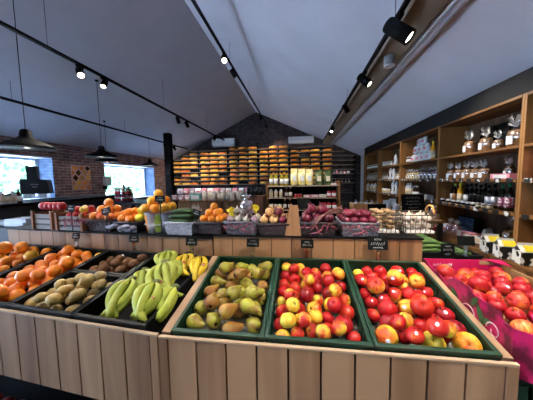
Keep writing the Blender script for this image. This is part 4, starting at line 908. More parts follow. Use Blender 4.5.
wire_basket(xa, yc, wa, .22, .12, 'bronze wire basket of beige ginger roots'); wire_basket(xb, yc, wb, .22, .12, 'bronze wire basket of white garlic and bags beside the cucumbers crate', 1)
GN = Kind(M().ball((0, 0, 0), (.03, .014, .013), 10, 7).ball((.018, .012, .004), (.014, .011, .010), 10, 7).ball((-.016, -.01, .003), (.015, .011, .011), 10, 7).build('ginger_root', 'ginger'))
for L in range(4):
    for j in range(3):
        for i in range(2):
            GN.put((xa + (i - .5) * .072, yc + (j - 1) * .054, ZR + .036 + L * .032), (0, 0, RNG.uniform(-.25, .25)), .95, 'beige ginger root, %s from left, %s row from front, %s layer' % (ORD[i], ORD[j], ORD[L]), 'ginger', 'ginger roots in the wire basket')
for L in range(2):
    for j in range(3):
        for i in range(3):
            GK['g'].put((xb + (i - 1) * .058, yc + (j - 1) * .056, ZR + .047 + L * .047), spun((RNG.uniform(-.4, .4), RNG.uniform(-.4, .4), 1)), .86, 'white garlic bulb, %s from left, %s row from front, %s layer, wire basket' % (ORD[i], ORD[j], ['bottom', 'top'][L]), 'garlic', 'garlic bulbs in the wire basket')
# cards among the baskets
def ledge_card(px, py, label, wd, ht, seed, roll=0.):
    y = edge_y(at(px, py, Y=1.5).x) + .003; q = at(px, py, Y=y); zl_ = ZL if q.x < -.56 else ZR; card((q.x, y, zl_ + .0005), label, wd, ht, 0 if q.x > -.56 else -.105, -.1, q.z - ht / 2 - zl_, seed, roll=roll)
ledge_card(71, 208, 'black chalk card in front of the apples in the slatted crate', .07, .045, 11); ledge_card(106, 211, 'black chalk card tilted in front of the peaches', .085, .045, 12, -.25)
ledge_card(160, 199, 'black chalk card in front of the oranges in the pail', .08, .043, 13); ledge_card(196.5, 213, 'black chalk card tilted in front of the big oranges', .055, .042, 14, .3)
# cucumbers crate and bean crate behind the carton
def bcrate(x0, x1, y0, y1, z0, z1, label, fl=.05):
    t = thing('produce_crate', label, 'crate', ((x0 + x1) / 2, (y0 + y1) / 2, z0), 0, 'black crates behind the carton'); a, b, h = (x1 - x0) / 2, (y1 - y0) / 2, z1 - z0
    m = M()
    for s in (-1, 1): m.span(-a, a, s * b, s * (b - .01), .0, h).span(s * a, s * (a - .01), -b + .01, b - .01, .0, h)
    m.build('walls', 'black_plastic', t); M().span(-a + .01, a - .01, -b + .01, b - .01, 0, h - fl).build('bottom', 'black_plastic', t)
    m = M(); [m.span(-a - .006, a + .006, s * b, s * (b + .006), h - .014, h) for s in (-1, 1)]; m.build('rim', 'black_plastic', t)
bcrate(.82, 1.03, 1.74, 2.2, EYE - .605, EYE - .505, 'black crate of long green peppers behind the magenta carton', .05); bcrate(1.04, 1.20, 1.74, 2.1, EYE - .625, EYE - .52, 'black crate with a few green peppers under the wooden ledge', .05)
BN = Kind(M().tube([(-.07, 0, 0), (-.06, .004, 0), (-.02, .01, .001), (.03, .008, .0), (.065, 0, 0), (.072, -.002, 0)], .012, 8, radii=[.003, .009, .0125, .0125, .009, .003]).build('green_pepper', 'bean'))
for (x, y, z, nm, gr, n1) in [(.925, 1.97, EYE - .5545, 'big pepper crate', 'long green peppers in the big black crate', 12), (1.12, 1.92, EYE - .5695, 'smaller pepper crate', 'green peppers in the smaller black crate', 9)]:
    for L in range(4 if n1 > 10 else 2):
        for k in range(n1 - L):
            BN.put((x + RNG.uniform(-.003, .003), y + (k - (n1 - L - 1) / 2) * .034, z + .0145 + L * .0265), (RNG.uniform(-1, 1), 0, RNG.uniform(-.04, .04)), (1.0, .95, .95) if n1 > 10 else (.75, .95, .95), 'long green pepper, %s from front, %s layer, %s' % (ORD[k], ['bottom', 'second', 'third', 'top'][L], nm), 'pepper', gr)
st = thing('black_stand', 'black low stand under the pepper crates behind the carton', 'stand', (1.01, 1.95, 0))
M().span(-.19, .19, -.22, .26, EYE - .65, EYE - .6255).build('top', 'black_wood', st); M().span(-.18, .02, -.2, .25, EYE - .6255, EYE - .6055).build('riser', 'black_wood', st); [M().span(x - .02, x + .02, y - .02, y + .02, 0, EYE - .65).build('leg', 'black_wood', st) for x in (-.15, .15) for y in (-.18, .22)]
p = at(447, 251, Y=1.73); card((p.x, 1.725, EYE - .5045), 'black chalk card with handwriting in front of the green peppers', .085, .065, seed=21, holder=.0, stand=True, tilt=-.1)
p = at(466, 250, Y=1.72); card((p.x, 1.725, EYE - .5195), 'blank black card in clear holder right of the green peppers', .105, .062, seed=22, holder=.07, lines=())
# dim crate of red apples under the left counter
crate_t = thing('low_shelf', 'black low shelf under the left fruit counter', 'shelf', flat(LF, -1.0, .15, 0)); mm = M(); slab(mm, LF, -1.8, -.15, .02, .092, EYE - 1.26, EYE - 1.24)
bq = flat(LF, -1.0, .15, 0); mm.v = [tuple(Vector(v) - bq) for v in mm.v]; mm.build('board', 'black_wood', crate_t)
mm = M(); [slab(mm, LF, u, u + .04, .02, .092, 0, EYE - 1.26) for u in (-1.75, -.25)]; mm.v = [tuple(Vector(v) - bq) for v in mm.v]; mm.build('feet', 'black_wood', crate_t)
for k in range(15):
    p = flat(LF, -1.72 + .095 * k, .055, EYE - 1.24 + .037); APK['D' if k % 3 else 'R'].put(p, spun((RNG.uniform(-1, 1), RNG.uniform(-1, 1), 1)), .99, 'dark red apple, %s from left, on low shelf under the counter' % ORD[k], 'apple', 'apples on the low shelf')
# ------------------------------------------------------------------ packaged goods
def bag_kind(food, name='biscuit_bag', w=.062, h=.12, tuft_h=.10, label='white', d=.7):
    b = M().lathe([(1e-7, 0), (w * .9, .002), (w, .02), (w * .98, h * .8), (w * .8, h), (1e-7, h * 1.02)], 12, squash=(1, d)).build(name, food)
    m = M(); R = random.Random(3); m.lathe([(w * 1.03, .01), (w * 1.05, h * .8), (w * .55, h * 1.14), (w * .2, h * 1.25)], 12, squash=(1, d))
    m.build('film_wrap', 'film', b); m = M()
    for k in range(16):
        a = R.uniform(0, 2 * PI); e = Vector((math.cos(a), math.sin(a) * .6, 0)); g = Vector((-math.sin(a), math.cos(a) * .6, R.uniform(-.4, .4))); o = Vector((0, 0, h * 1.16)); T_ = tuft_h * R.uniform(.45, 1.05)
        m.add([o, o + e * w * R.uniform(.3, 1.1) + Vector((0, 0, T_ * R.uniform(.5, .8))) + g * w * .3, o + e * w * R.uniform(.2, .9) + Vector((0, 0, T_)), o + e * w * .5 + Vector((0, 0, T_ * .45)) - g * w * .3], [(0, 1, 2, 3)])
    m.build('gathered_top', 'film_tuft', b)
    M().box((0, -w * d * 1.08, h * .42), (w * .8, .002, h * .5)).build('paper_label', label, b)
    return Kind(b)
def bottle_kind(glass, label, cap, h=.3, r=.037, name='bottle', neck=.38):
    q = h * (1 - neck)
    b = M().lathe([(1e-7, 0), (r * .95, .001), (r, .008), (r, q * .92), (r * .8, q * 1.08), (r * .36, q * 1.28), (r * .33, h * .93), (r * .4, h * .935), (r * .4, h * .96), (1e-7, h * .96)], 16).build(name, glass)
    M().lathe([(r * .44, h * .86), (r * .44, h), (1e-7, h)], 12).build('cap', cap, b)
    if label: M().lathe([(r * 1.02, q * .2), (r * 1.02, q * .78)], 16).build('label', label, b)
    return Kind(b)
def jar_kind(food, label, lid, h=.10, r=.035, name='jar'):
    b = M().lathe([(1e-7, 0), (r * .92, .001), (r, .006), (r, h * .78), (r * .85, h * .86), (1e-7, h * .86)], 14).build(name, food)
    M().lathe([(r * .9, h * .85), (r * .92, h), (1e-7, h)], 14).build('lid', lid, b)
    if label: M().lathe([(r * 1.03, h * .18), (r * 1.03, h * .66)], 14).build('label', label, b)
    return Kind(b)
def box_kind(m1, m2, d=(.14, .08, .05), name='box'):
    b = M().span(-d[0] / 2, d[0] / 2, -d[1] / 2, d[1] / 2, 0, d[2]).build(name, m1, None, .003)
    M().span(-d[0] * .36, d[0] * .36, -d[1] / 2 - .001, -d[1] / 2, d[2] * .2, d[2] * .8).build('front_label', m2, b)
    return Kind(b)
def pack_kind(m1, m2, w=.10, d=.06, h=.16, name='snack_bag'):
    """pillow bag with crimped top and a printed front"""
    vs, fs = [], []; n = 12
    lev = [(0, .7, .8), (.02, 1, 1), (h * .45, 1.02, 1.05), (h * .85, .98, .6), (h * .93, .95, .12), (h, .98, .08)]
    for z, a, e in lev:
        for k in range(n): t = 2 * PI * k / n; vs.append((w / 2 * a * math.copysign(abs(math.cos(t)) ** .6, math.cos(t)), d / 2 * e * math.copysign(abs(math.sin(t)) ** .6, math.sin(t)), z))
    for i in range(len(lev) - 1):
        for k in range(n): fs.append((i * n + k, i * n + (k + 1) % n, (i + 1) * n + (k + 1) % n, (i + 1) * n + k))
    fs.append(tuple(range(n))[::-1]); fs.append(tuple((len(lev) - 1) * n + k for k in range(n)))
    b = M().add(vs, fs, True).build(name, m1)
    M().box((0, -d / 2 * 1.06, h * .42), (w * .5, .003, h * .34)).build('front_label', m2, b)
    return Kind(b)
K = dict(
    biscuit=bag_kind('tan_food'), biscuit_s=bag_kind('tan_food', 'biscuit_bag', .045, .085, .08), choco=bag_kind('brown_glass', 'sweets_bag', .058, .13, .09), cream=bag_kind('cream_food', 'cream_biscuit_bag', .045, .10, .05),
    crisp=bag_kind('yellow_food', 'golden_biscuit_bag', .05, .12, .06), mauve=bag_kind('purple_food', 'sweets_bag', .048, .11, .06),
    wine=bottle_kind('dark_glass', 'black', 'black', .30), tagged=bottle_kind('dark_glass', 'white', 'black', .30), silver=bottle_kind('dark_glass', 'steel', 'black', .29),
    lime=bottle_kind('brown_glass', 'tan_food', 'lime_cap', .30), juice=bottle_kind('amber_drink', 'cream_food', 'yellow', .30), greencap=bottle_kind('dark_glass', 'purple_label', 'green_cap', .31, .040),
    oil=bottle_kind('oil', 'white', 'black', .30, .042), brownb=bottle_kind('brown_glass', 'white', 'white', .20, .034), whiteb=bottle_kind('white_gloss', 'cream_food', 'white', .17, .04, 'bottle', .25), cream_b=bottle_kind('white_gloss', 'cream_food', 'white', .26, .045, 'bottle', .3),
    pot=jar_kind('white_gloss', 'black', 'white_gloss', .055, .026), potb=jar_kind('black_plastic', 'cream_food', 'white_gloss', .055, .026), jarw=jar_kind('white_gloss', 'cream_food', 'black', .13, .042), jarr=jar_kind('red', 'white', 'red', .14, .044), jard=jar_kind('dark_glass', 'white', 'white_gloss', .12, .042),
    cupr=jar_kind('red', None, 'pink', .08, .05, 'tub'), pinkbox=box_kind('pink', 'white', (.2, .1, .06)), whitebox=box_kind('white', 'cream_food', (.18, .1, .07)), creambox=box_kind('cream_food', 'yellow', (.2, .1, .06)), flat=box_kind('pink', 'white', (.30, .16, .07), 'sweets_tray'), tealbox=box_kind('teal', 'white', (.24, .14, .16)),
    chips=pack_kind('crisp_bag', 'white', .162, .09, .36), chipsg=pack_kind('green_bag', 'cream_food', .17, .09, .34), chipsw=pack_kind('white', 'red', .26, .12, .30), pinkbag=pack_kind('pink', 'white', .24, .1, .26), packw=pack_kind('white_gloss', 'pink', .15, .08, .14, 'paper_pack'), packp=pack_kind('pink', 'white', .15, .08, .14, 'paper_pack'), packd=pack_kind('purple_food', 'white', .15, .08, .14, 'paper_pack'), tallw=pack_kind('white_gloss', 'black', .10, .07, .24, 'paper_pack'), nets=pack_kind('garlic', 'cream_food', .13, .09, .24, 'netted_garlic'))
# ------------------------------------------------------------------ wall shelving, one unit per bay
XS, XB = 2.0, 2.385
BY = [1.2, 2.51, 3.84, 5.19, 6.55, 7.95]
LV = {'top': .29, 'middle': -.025, 'lower': -.35, 'base': -.76}
BN_ = ['nearest', 'second', 'middle', 'fourth', 'farthest']
for i in range(5):
    y0, y1 = BY[i] + .002, BY[i + 1] - .002; b = Vector((2.1, (y0 + y1) / 2, 0))
    t = thing('shelving_unit', '%s oak wall shelving unit, counting away from the viewer' % BN_[i], 'shelving', b, 0, 'oak wall shelving units')
    def pt(n, m, mt, bev=.0, par=None): m.v = [tuple(Vector(v) - b) for v in m.v]; return m.build(n, mt, par or t, bev)
    for y in (y0, y1): pt('side_panel', M().span(XS, XB, y, y + (.022 if y == y0 else -.022), 0, EYE + .74), 'shelf_side')
    pt('top_board', M().span(XS - .004, XB, y0 + .022, y1 - .022, EYE + .715, EYE + .74), 'shelf_wood')
    pt('back_panel', M().span(XB - .012, XB, y0 + .022, y1 - .022, EYE - .76, EYE + .715), 'back_dark')
    for nm in ('top', 'middle', 'lower'):
        s = pt('shelf_board', M().span(XS - .004, XB - .012, y0 + .022, y1 - .022, EYE + LV[nm] - .024, EYE + LV[nm]), 'shelf_wood')
        if nm != 'top':
            [pt('price_tag', M().span(XS - .010, XS - .0045, y, y + .07, EYE + LV[nm] - .03, EYE + LV[nm] + .012), 'tagmix', par=s) for y in [y0 + .06 + .14 * k for k in range(9)] if y < y1 - .1]
    pt('base_top', M().span(1.87, XB, y0, y1, EYE - .785, EYE - .76), 'shelf_wood'); m = M(); n = 10
    for k in range(n): m.span(1.885, 1.90, y0 + (y1 - y0) * k / n + .002, y0 + (y1 - y0) * (k + 1) / n - .002, .04, EYE - .785)
    pt('base_front', m, 'shelf_side'); pt('base_body', M().span(1.902, XS - .003, y0 + .01, y1 - .01, 0, EYE - .787), 'black_wood')
def row(kind, bay, level, pxs, desc, x=None, yref=None, cat='bag', group=None, scale=1., rz=PI / 2, dz=0., depth=2.12, jit=.15):
    """goods along a shelf at the photograph's pixel columns, named from the near end"""
    z = EYE + LV[level] + .0015; n = len(pxs); ys = [at(px, 180, X=depth).y for px in sorted(pxs, reverse=True)]
    mg = .17 if kind in ('chipsw', 'pinkbag', 'flat') else .1; lo, hi = BY[bay] + mg, BY[bay + 1] - mg; a, b = min(max(ys[0], lo), hi), min(max(ys[-1], lo), hi)
    ys = [a + (y - ys[0]) / max(1e-6, ys[-1] - ys[0]) * (b - a) for y in ys] if n > 1 else [a]
    for k, px in enumerate(sorted(pxs, reverse=True)):
        y = ys[k]
        K[kind].put((depth, y, z + dz), (0, 0, -rz + RNG.uniform(-jit, jit)), scale * RNG.uniform(.95, 1.05), '%s, %s from the near end, %s shelf, %s bay' % (desc, ORD[k], level, BN_[bay]) if n > 1 else '%s on the %s shelf of the %s bay' % (desc, level, BN_[bay]), cat, group or '%s on the %s shelf, %s bay' % (desc, level, BN_[bay]) if n > 1 else None)
row('biscuit', 1, 'top', [468, 484], 'big gathered bag of brown biscuits', scale=1.25); row('biscuit', 1, 'top', [513.5], 'big leaning bag of pale biscuits', scale=1.35); row('biscuit_s', 1, 'top', [496], 'small bag of brown biscuits', scale=1.2)
row('biscuit', 1, 'middle', [448, 456.5, 465.5, 474.5, 483.5], 'gathered bag of biscuits'); row('choco', 1, 'middle', [509], 'dark sweets bag', scale=1., depth=2.2); row('flat', 1, 'middle', [506], 'flat pink tray of sweets', cat='sweets', rz=PI / 2, depth=2.09, jit=.02, scale=.8)
row('tagged', 1, 'lower', [447, 467.5], 'dark bottle with white tag', cat='bottle', depth=2.16, scale=.9); row('lime', 1, 'lower', [455.5], 'brown bottle with lime green cap', cat='bottle', depth=2.16, scale=.9); row('juice', 1, 'lower', [461], 'golden yellow juice bottle', cat='bottle', depth=2.13, scale=.9)
row('wine', 1, 'lower', [472, 476.5, 481, 485.5], 'black wine bottle', cat='bottle', depth=2.16, scale=.9); row('silver', 1, 'lower', [489.5, 495.5], 'dark bottle with silver label', cat='bottle', depth=2.14, scale=.9); row('greencap', 1, 'lower', [503.5, 510.5], 'dark bottle with green cap', cat='bottle', depth=2.11, scale=.9)
row('pot', 1, 'lower', [441, 447, 452.5, 458, 463.5, 469, 474.5], 'small white and black pot', cat='pot', depth=2.03); row('potb', 1, 'lower', [480, 485.5, 491.5], 'small dark pot with pale label', cat='pot', depth=2.03)
row('pinkbag', 0, 'middle', [532], 'pink and white printed bag', depth=2.12); row('chipsw', 0, 'lower', [527], 'white bag with red label', depth=2.12, scale=.9)
row('jard', 2, 'top', [405, 409], 'dark jar with white label', cat='jar'); row('packw', 2, 'top', [413.5, 418.3, 423.3, 428.5], 'white paper pack', cat='pack', depth=2.1); row('packw', 2, 'top', [416, 420.8, 425.8], 'stacked white paper pack above the row', cat='pack', depth=2.1, dz=.149); row('packw', 2, 'top', [418.4, 423.3], 'uppermost white paper pack', cat='pack', depth=2.1, dz=.285, scale=.85); row('juice', 2, 'top', [432], 'golden bottle', cat='bottle')
row('crisp', 2, 'middle', [404, 407.5, 411, 414.5, 418], 'bag of golden biscuits', scale=1.0); row('mauve', 2, 'middle', [421.5, 425.2, 429, 433, 437], 'bag of mauve sweets', scale=1.15)
row('cream_b', 2, 'lower', [406, 411], 'white bottle', cat='bottle'); row('brownb', 2, 'lower', [415, 417.5], 'brown bottle with white label', cat='bottle'); row('whitebox', 2, 'lower', [422, 428], 'flat white box', cat='box', jit=.05, depth=2.1)
row('jard', 3, 'top', [381.5, 384.5, 387.5, 391], 'dark jar with pale lid', cat='jar'); row('tallw', 3, 'top', [395], 'tall white pack', cat='pack'); row('cream', 3, 'middle', [380, 382.3, 384.6, 386.8, 397, 399.5], 'bag of cream biscuits', scale=1.05); row('tallw', 3, 'middle', [390.5, 393.5], 'tall white pack', cat='pack', scale=1.1)
row('jarw', 3, 'lower', [380, 383, 386, 389], 'cream coloured jar', cat='jar'); row('tallw', 3, 'lower', [393.5, 396.5], 'tall pale pack', cat='pack', scale=1.2)
row('jard', 4, 'top', [366, 368.5, 371, 373.5, 376], 'dark jar with white lid', cat='jar'); row('cream', 4, 'middle', [366.5, 369, 371.5, 374, 376.5], 'small pale bag', scale=1.25); row('whiteb', 4, 'lower', [368, 372, 375.5], 'white bottle', cat='bottle', scale=1.3)
for k, (y, wd) in enumerate([(3.28, .42), (2.86, .42)]):
    t = thing('display_case', 'black open display case behind the %s on the top shelf' % ['farther biscuit bags', 'nearer biscuit bags'][k], 'case', (2.33, y, EYE + LV['top'] + .0015), 0, 'black display cases'); m = M(); m.span(-.03, .03, -wd / 2, wd / 2, 0, .012).span(-.03, .03, -wd / 2, wd / 2, .31, .322).span(.02, .03, -wd / 2, wd / 2, .012, .31)
    for s in (-1, 1): m.span(-.03, .03, s * wd / 2, s * (wd / 2 - .014), .012, .31)
    m.build('frame', 'black', t); M().span(-.03, .02, -.008, .008, .012, .31).build('divider', 'black', t)
# goods on the deep base ledge
def cow_box(px, py, label, rz):
    p = at(px, py, Z=LV['base']); t = thing('cow_print_carton', label, 'carton', (p.x, p.y, EYE + LV['base'] + .0015), rz, 'cow print cartons')
    a = .062; h = .115; M().span(-a, a, -a, a, 0, h).build('body', 'cow', t, .002); M().span(-a - .001, -a, -a * .96, a * .96, .004, h * .98).build('white_side', 'cow_light', t)
    M().prism([(-a, -a, h), (a, -a, h), (a, 0, h + .05), (-a, 0, h + .05)], (0, .001, .004)).prism([(-a, a, h), (a, a, h), (a, 0, h + .05), (-a, 0, h + .05)], (0, -.001, .004)).build('gable_top', 'white', t)
    M().prism([(-a * .5, -a, h + .005), (a, -a, h + .005), (a, -.01, h + .047), (-a * .5, -.01, h + .047)], (0, -.001, .004)).build('yellow_panel', 'yellow', t); M().span(-a, a, -.003, .003, h + .048, h + .07).build('top_fin', 'white', t)
MT['cow_light'] = mat('white_card_with_black_blots', 'dedcd6', '161616', 15, .5, lo=.54, hi=.57)
cow_box(490, 252, 'cow print carton farthest from the viewer, left of the clear bag', -.2); cow_box(504, 257.5, 'middle cow print carton, in front of the clear bag', -.25); cow_box(525, 264, 'nearest cow print carton beyond the shelf upright', -.2)
def on_base(kind, px, py, desc, cat, rz=0., sc=1.): p = at(px, py, Z=LV['base']); K[kind].put((p.x, p.y, EYE + LV['base'] + .0015), (0, 0, rz), sc, desc, cat)
on_base('biscuit', 511, 247, 'clear gathered bag behind the middle cow print carton', 'bag', .2, 1.5); on_base('whitebox', 480, 243, 'white carton beside the farthest cow print carton', 'box', -1.2, 1.0); on_base('packw', 487, 239, 'white folded pack behind the white carton', 'pack', .4, .9)
on_base('mauve', 456.5, 236.5, 'gathered pale bag by the blue picture, near one', 'bag', 0, 1.2); on_base('mauve', 450, 234, 'gathered pale bag by the blue picture, far one', 'bag', .5, 1.2); on_base('flat', 467, 236.5, 'pink and white sweets tray on the wooden base', 'sweets', -1.2, .8); on_base('packw', 443, 232, 'white pack with yellow top at the far end of the ledge', 'pack', -.6, .9); on_base('cupr', 436, 230.5, 'red tub at the end of the wooden ledge', 'tub', 0, .8)
p = at(464, 222, X=2.2); t = thing('picture_box', 'blue harbour picture box standing under the bottle shelf', 'box', (2.24, p.y, EYE + LV['base'] + .0015), 0); M().span(-.02, .02, -.16, .16, 0, .24).build('box_body', 'black', t); M().span(-.022, -.02, -.145, .145, .03, .22).build('picture', 'picture_blue', t)
# ------------------------------------------------------------------ cheese rack on the back wall
RY = 9.62; CH = {c: None for c in 'oyd'}
def cheese_kind(mt):
    b = M().lathe([(1e-7, 0), (.158, 0), (.177, .014), (.183, .043), (.177, .072), (.158, .086), (1e-7, .088)], 20).build('round_cheese', mt)
    M().lathe([(.09, .0875), (.09, .0886), (1e-7, .0888)], 16).build('paper_label', 'cream_food', b); return Kind(b)
CH = {'o': cheese_kind('cheese_o'), 'y': cheese_kind('cheese_y'), 'd': cheese_kind('cheese_d')}
ceilz = lambda x: EYE + (2.82 + .493 * (x - RX) if x < RX else 2.82 - .458 * (x - RX))
posts = [-5.45 + 1.26 * k for k in range(7)]; base = Vector((-1.67, RY, 0))
t = thing('cheese_rack', 'wide wall rack of pale boards full of cheese wheels', 'rack', base)
for x in posts:
    h = min(EYE + 1.32, ceilz(x) - .06); m = M(); [m.span(x - .02 - base.x, x + .02 - base.x, y, y + .04, 0, h) for y in (-.0, .30)]; m.build('post', 'black', t)
    m = M(); [m.span(x - .015 - base.x, x + .015 - base.x, .04, .30, EYE - .155 + .176 * k, EYE - .135 + .176 * k) for k in range(9) if EYE + .176 * k - .1 < h]; m.build('bracket', 'black', t)
lv = []
for k in range(9):
    z = EYE - .13 + .176 * k; x0, x1 = posts[0], posts[-1]
    while ceilz(x0) < z + .16: x0 += .1
    while ceilz(x1) < z + .10: x1 -= .1
    lv.append((z, x0, x1)); M().span(x0 - base.x, x1 - base.x, -.015, .34, z - .024, z).build('shelf_board', 'rack_wood', t)
M().span(posts[0] - base.x, posts[-1] - base.x, -.01, .34, EYE - .56, EYE - .53).build('shelf_board', 'black_wood', t)
RC = random.Random(21); BAYS = ['first', 'second', 'third', 'fourth', 'fifth', 'sixth']
for k, (z, x0, x1) in enumerate(lv):
    for b in range(6):
        n = 3 if b < 5 else 1
        if k == 8 and b not in (2, 3): continue
        for j in range(n):
            x = posts[b] + .23 + j * .40 + RC.uniform(-.015, .015)
            if x - .2 < x0 or x + .2 > x1 or ceilz(x - .18) < z + .17 or ceilz(x + .18) < z + .14: continue
            if (k == 8 and j == 0 and b == 3) or (k == 0 and RC.random() < .25) or (RC.random() < .04): continue
            c = RC.choice('ooooyyyd' if k > 2 else 'oooyydd'); nm = {'o': 'orange', 'y': 'golden yellow', 'd': 'dark amber'}[c]
            CH[c].put((x, RY + .17, z + .0015), (0, 0, RC.uniform(0, 6)), RC.uniform(.94, 1.03), '%s cheese wheel, %s in the %s bay from left, %s shelf up' % (nm, ['left one', 'middle one', 'right one'][j] if n == 3 else 'single one', BAYS[b], ORD[k]), 'cheese', 'cheese wheels on the back rack')
for k in range(5):
    K['packp' if k % 2 else 'packw'].put((posts[5] + .5 + .13 * k, RY + .12, lv[2][0] + .0015), (0, 0, 0), .7, 'small %s pack, %s from left, right end of the cheese rack' % ('pink' if k % 2 else 'white', ORD[k]), 'pack', 'small packs at the right end of the cheese rack')
for k in range(6): K['brownb'].put((posts[5] + .42 + .13 * k, RY + .15, lv[0][0] + .0015), (0, 0, 0), .7, 'small brown bottle, %s from left, low right end of cheese rack' % ORD[k], 'bottle', 'brown bottles at the right end of the cheese rack')
# ------------------------------------------------------------------ free-standing shelf
fx0, fx1, fy, fd = -.77, .90, 5.5, .36; b = Vector(((fx0 + fx1) / 2, fy, 0)); hw = (fx1 - fx0) / 2
t = thing('display_shelf', 'free-standing dark shelf of bottles, crisps and jars before the cheese rack', 'shelf', b); FZ = [EYE - .125, EYE - .40, EYE - .68, EYE - 1.0]
for s in (-1, 1): M().span(s * hw, s * (hw - .035), 0, fd, 0, EYE - .03).build('side_board', 'shelf_side', t)
for z in FZ: M().span(-hw + .035, hw - .035, 0, fd, z - .028, z - .001).build('shelf_board', 'black_wood', t); M().span(-hw + .035, hw - .035, -.006, 0, z - .02, z - .001).build('edge_strip', 'rail_wood', t)
M().span(-hw + .035, hw - .035, fd - .012, fd, 0, EYE - .153).build('back_panel', 'black', t); M().span(-.012, .012, .01, fd - .012, 0, EYE - .153).build('divider', 'black', t)
def fs(kind, tier, pxs, desc, cat, sc=1., y=.13, group=None):
    for k, px in enumerate(pxs):
        p = at(px, 195, Y=fy + y); K[kind].put((p.x, fy + y, FZ[tier] + .0015), (0, 0, RNG.uniform(-.1, .1)), sc * RNG.uniform(.97, 1.03), '%s%s, %s tier of free-standing shelf' % (desc, ', %s from left' % ORD[k] if len(pxs) > 1 else '', ['top', 'second', 'third'][tier]), cat, '%s on the free-standing shelf, %s tier' % (desc, ['top', 'second', 'third'][tier]) if len(pxs) > 1 else None)
fs('oil', 0, [271.5, 276, 282, 286.5], 'golden oil bottle', 'bottle', 1.1); fs('chips', 0, [294.5, 302, 309.5], 'tall yellow crisp bag', 'bag', 1.05); fs('chipsg', 0, [319, 327.8], 'tall green and white bag', 'bag', 1.05); fs('pinkbox', 0, [333.3], 'pink box', 'box', .75)
fs('whiteb', 1, [271, 276, 281], 'white bottle', 'bottle', 1.1); fs('brownb', 1, [286.5, 290.5], 'brown bottle with white label', 'bottle', 1.2); fs('cupr', 1, [296, 300], 'red tub', 'tub', .9); fs('pinkbox', 1, [306, 314.5], 'pink and white box', 'box', .9); fs('whitebox', 1, [322.8], 'white box', 'box', .85); fs('jarr', 1, [329, 334], 'red jar', 'jar', 1.0)
fs('jarw', 2, [271, 275.5, 280], 'white jar', 'jar', 1.1); fs('brownb', 2, [285, 290], 'brown bottle with white label', 'bottle', 1.2); fs('whitebox', 2, [295.5], 'white box', 'box', .8); fs('creambox', 2, [316.5], 'cream box', 'box', 1.0); fs('jarr', 2, [324, 329, 334.5], 'red jar with pale label', 'jar', 1.1)
# ------------------------------------------------------------------ mid-shop counter, bin and crates
b = Vector((-2.5, 6.2, 0)); t = thing('goods_counter', 'long wooden counter with a raised rear step behind the fruit baskets', 'counter', b); m = M()
for k in range(14): m.span(-1.1 + .157 * k + .003, -1.1 + .157 * (k + 1) - .003, 0, .02, .03, EYE - .56)
m.build('front_planks', 'back_wood', t); M().span(-1.12, 1.12, -.02, .75, EYE - .56, EYE - .53).build('worktop', 'shelf_wood', t); M().span(-1.08, 1.08, .38, .74, EYE - .53, EYE - .36).build('rear_step', 'black_wood', t); M().span(-1.08, 1.08, .021, .74, 0, EYE - .56).build('body', 'black_wood', t)
for k in range(12): kk = ['packw', 'packp', 'packd', 'packw', 'packp'][k % 5]; K[kk].put((-3.5 + .185 * k, 6.70, EYE - .3585), (0, 0, RNG.uniform(-.2, .2)), 1.15, '%s paper pack, %s from left, on the rear step' % ({'packw': 'white', 'packp': 'pink', 'packd': 'mauve'}[kk], ORD[k]), 'pack', 'paper packs on the rear step')
K['tealbox'].put((-2.88, 6.36, EYE - .5285), (0, 0, .2), 1.2, 'teal box tilted at the front of the long counter', 'box')
for k in range(10): K['nets'].put((-2.62 + .135 * k, 6.35 + .05 * (k % 2), EYE - .5285), (0, 0, RNG.uniform(-.3, .3)), 1., 'white netted garlic, %s from left, on the long counter' % ORD[k], 'garlic', 'netted garlic on the long counter')
for k in range(3): K['packd'].put((-3.5 + .19 * k, 6.36, EYE - .5285), (0, 0, .1), 1.1, 'mauve paper pack, %s from left, front of the long counter' % ORD[k], 'pack', 'mauve packs on the long counter')
b = Vector((-.98, 5.2, 0)); t = thing('wooden_bin', 'dark red wooden bin of bottles left of the free-standing shelf', 'bin', b); m = M()
for k in range(5): m.span(-.21 + .084 * k + .002, -.21 + .084 * (k + 1) - .002, -.2, -.18, 0, EYE - .34).span(-.21 + .084 * k + .002, -.21 + .084 * (k + 1) - .002, .18, .2, 0, EYE - .34)
for s in (-1, 1): m.span(s * .21, s * .19, -.178, .178, 0, EYE - .34)
m.build('staves', 'bin_wood', t); M().span(-.185, .185, -.175, .175, .01, EYE - .42).build('inner_floor', 'black', t); M().span(-.225, .225, -.215, .215, EYE - .34, EYE - .322).span(-.18, .18, -.18, .18, EYE - .42, EYE - .33).build('rim', 'bin_wood', t)
for k in range(8): K['wine'].put((-.98 - .135 + .09 * (k % 4), 5.13 + .15 * (k // 4), EYE - .3205), (0, 0, 0), .7, 'dark bottle, %s from left, %s row, on the red wooden bin' % (ORD[k % 4], ['front', 'back'][k // 4]), 'bottle', 'dark bottles on the wooden bin')
t = thing('wire_rack', 'narrow black ladder rack between wooden bin and free-standing shelf', 'rack', (-.81, 5.45, 0)); m = M(); [m.tube([(x, 0, 0), (x, 0, EYE - .1)], .008, 6) for x in (-.05, .012)]; [m.tube([(-.05, 0, .2 + .11 * k), (.012, 0, .2 + .11 * k)], .005, 5) for k in range(11)]; m.build('ladder', 'black', t)
p = at(366, 210, Y=3.6); t = thing('wooden_crate', 'upright orange wooden crate behind the ribboned potato basket', 'crate', (p.x, 3.6, 0)); m = M()
for k in range(5): m.span(-.17 + .068 * k + .002, -.17 + .068 * (k + 1) - .002, 0, .015, .02, EYE - .36).span(-.17 + .068 * k + .002, -.17 + .068 * (k + 1) - .002, .285, .30, .02, EYE - .36)
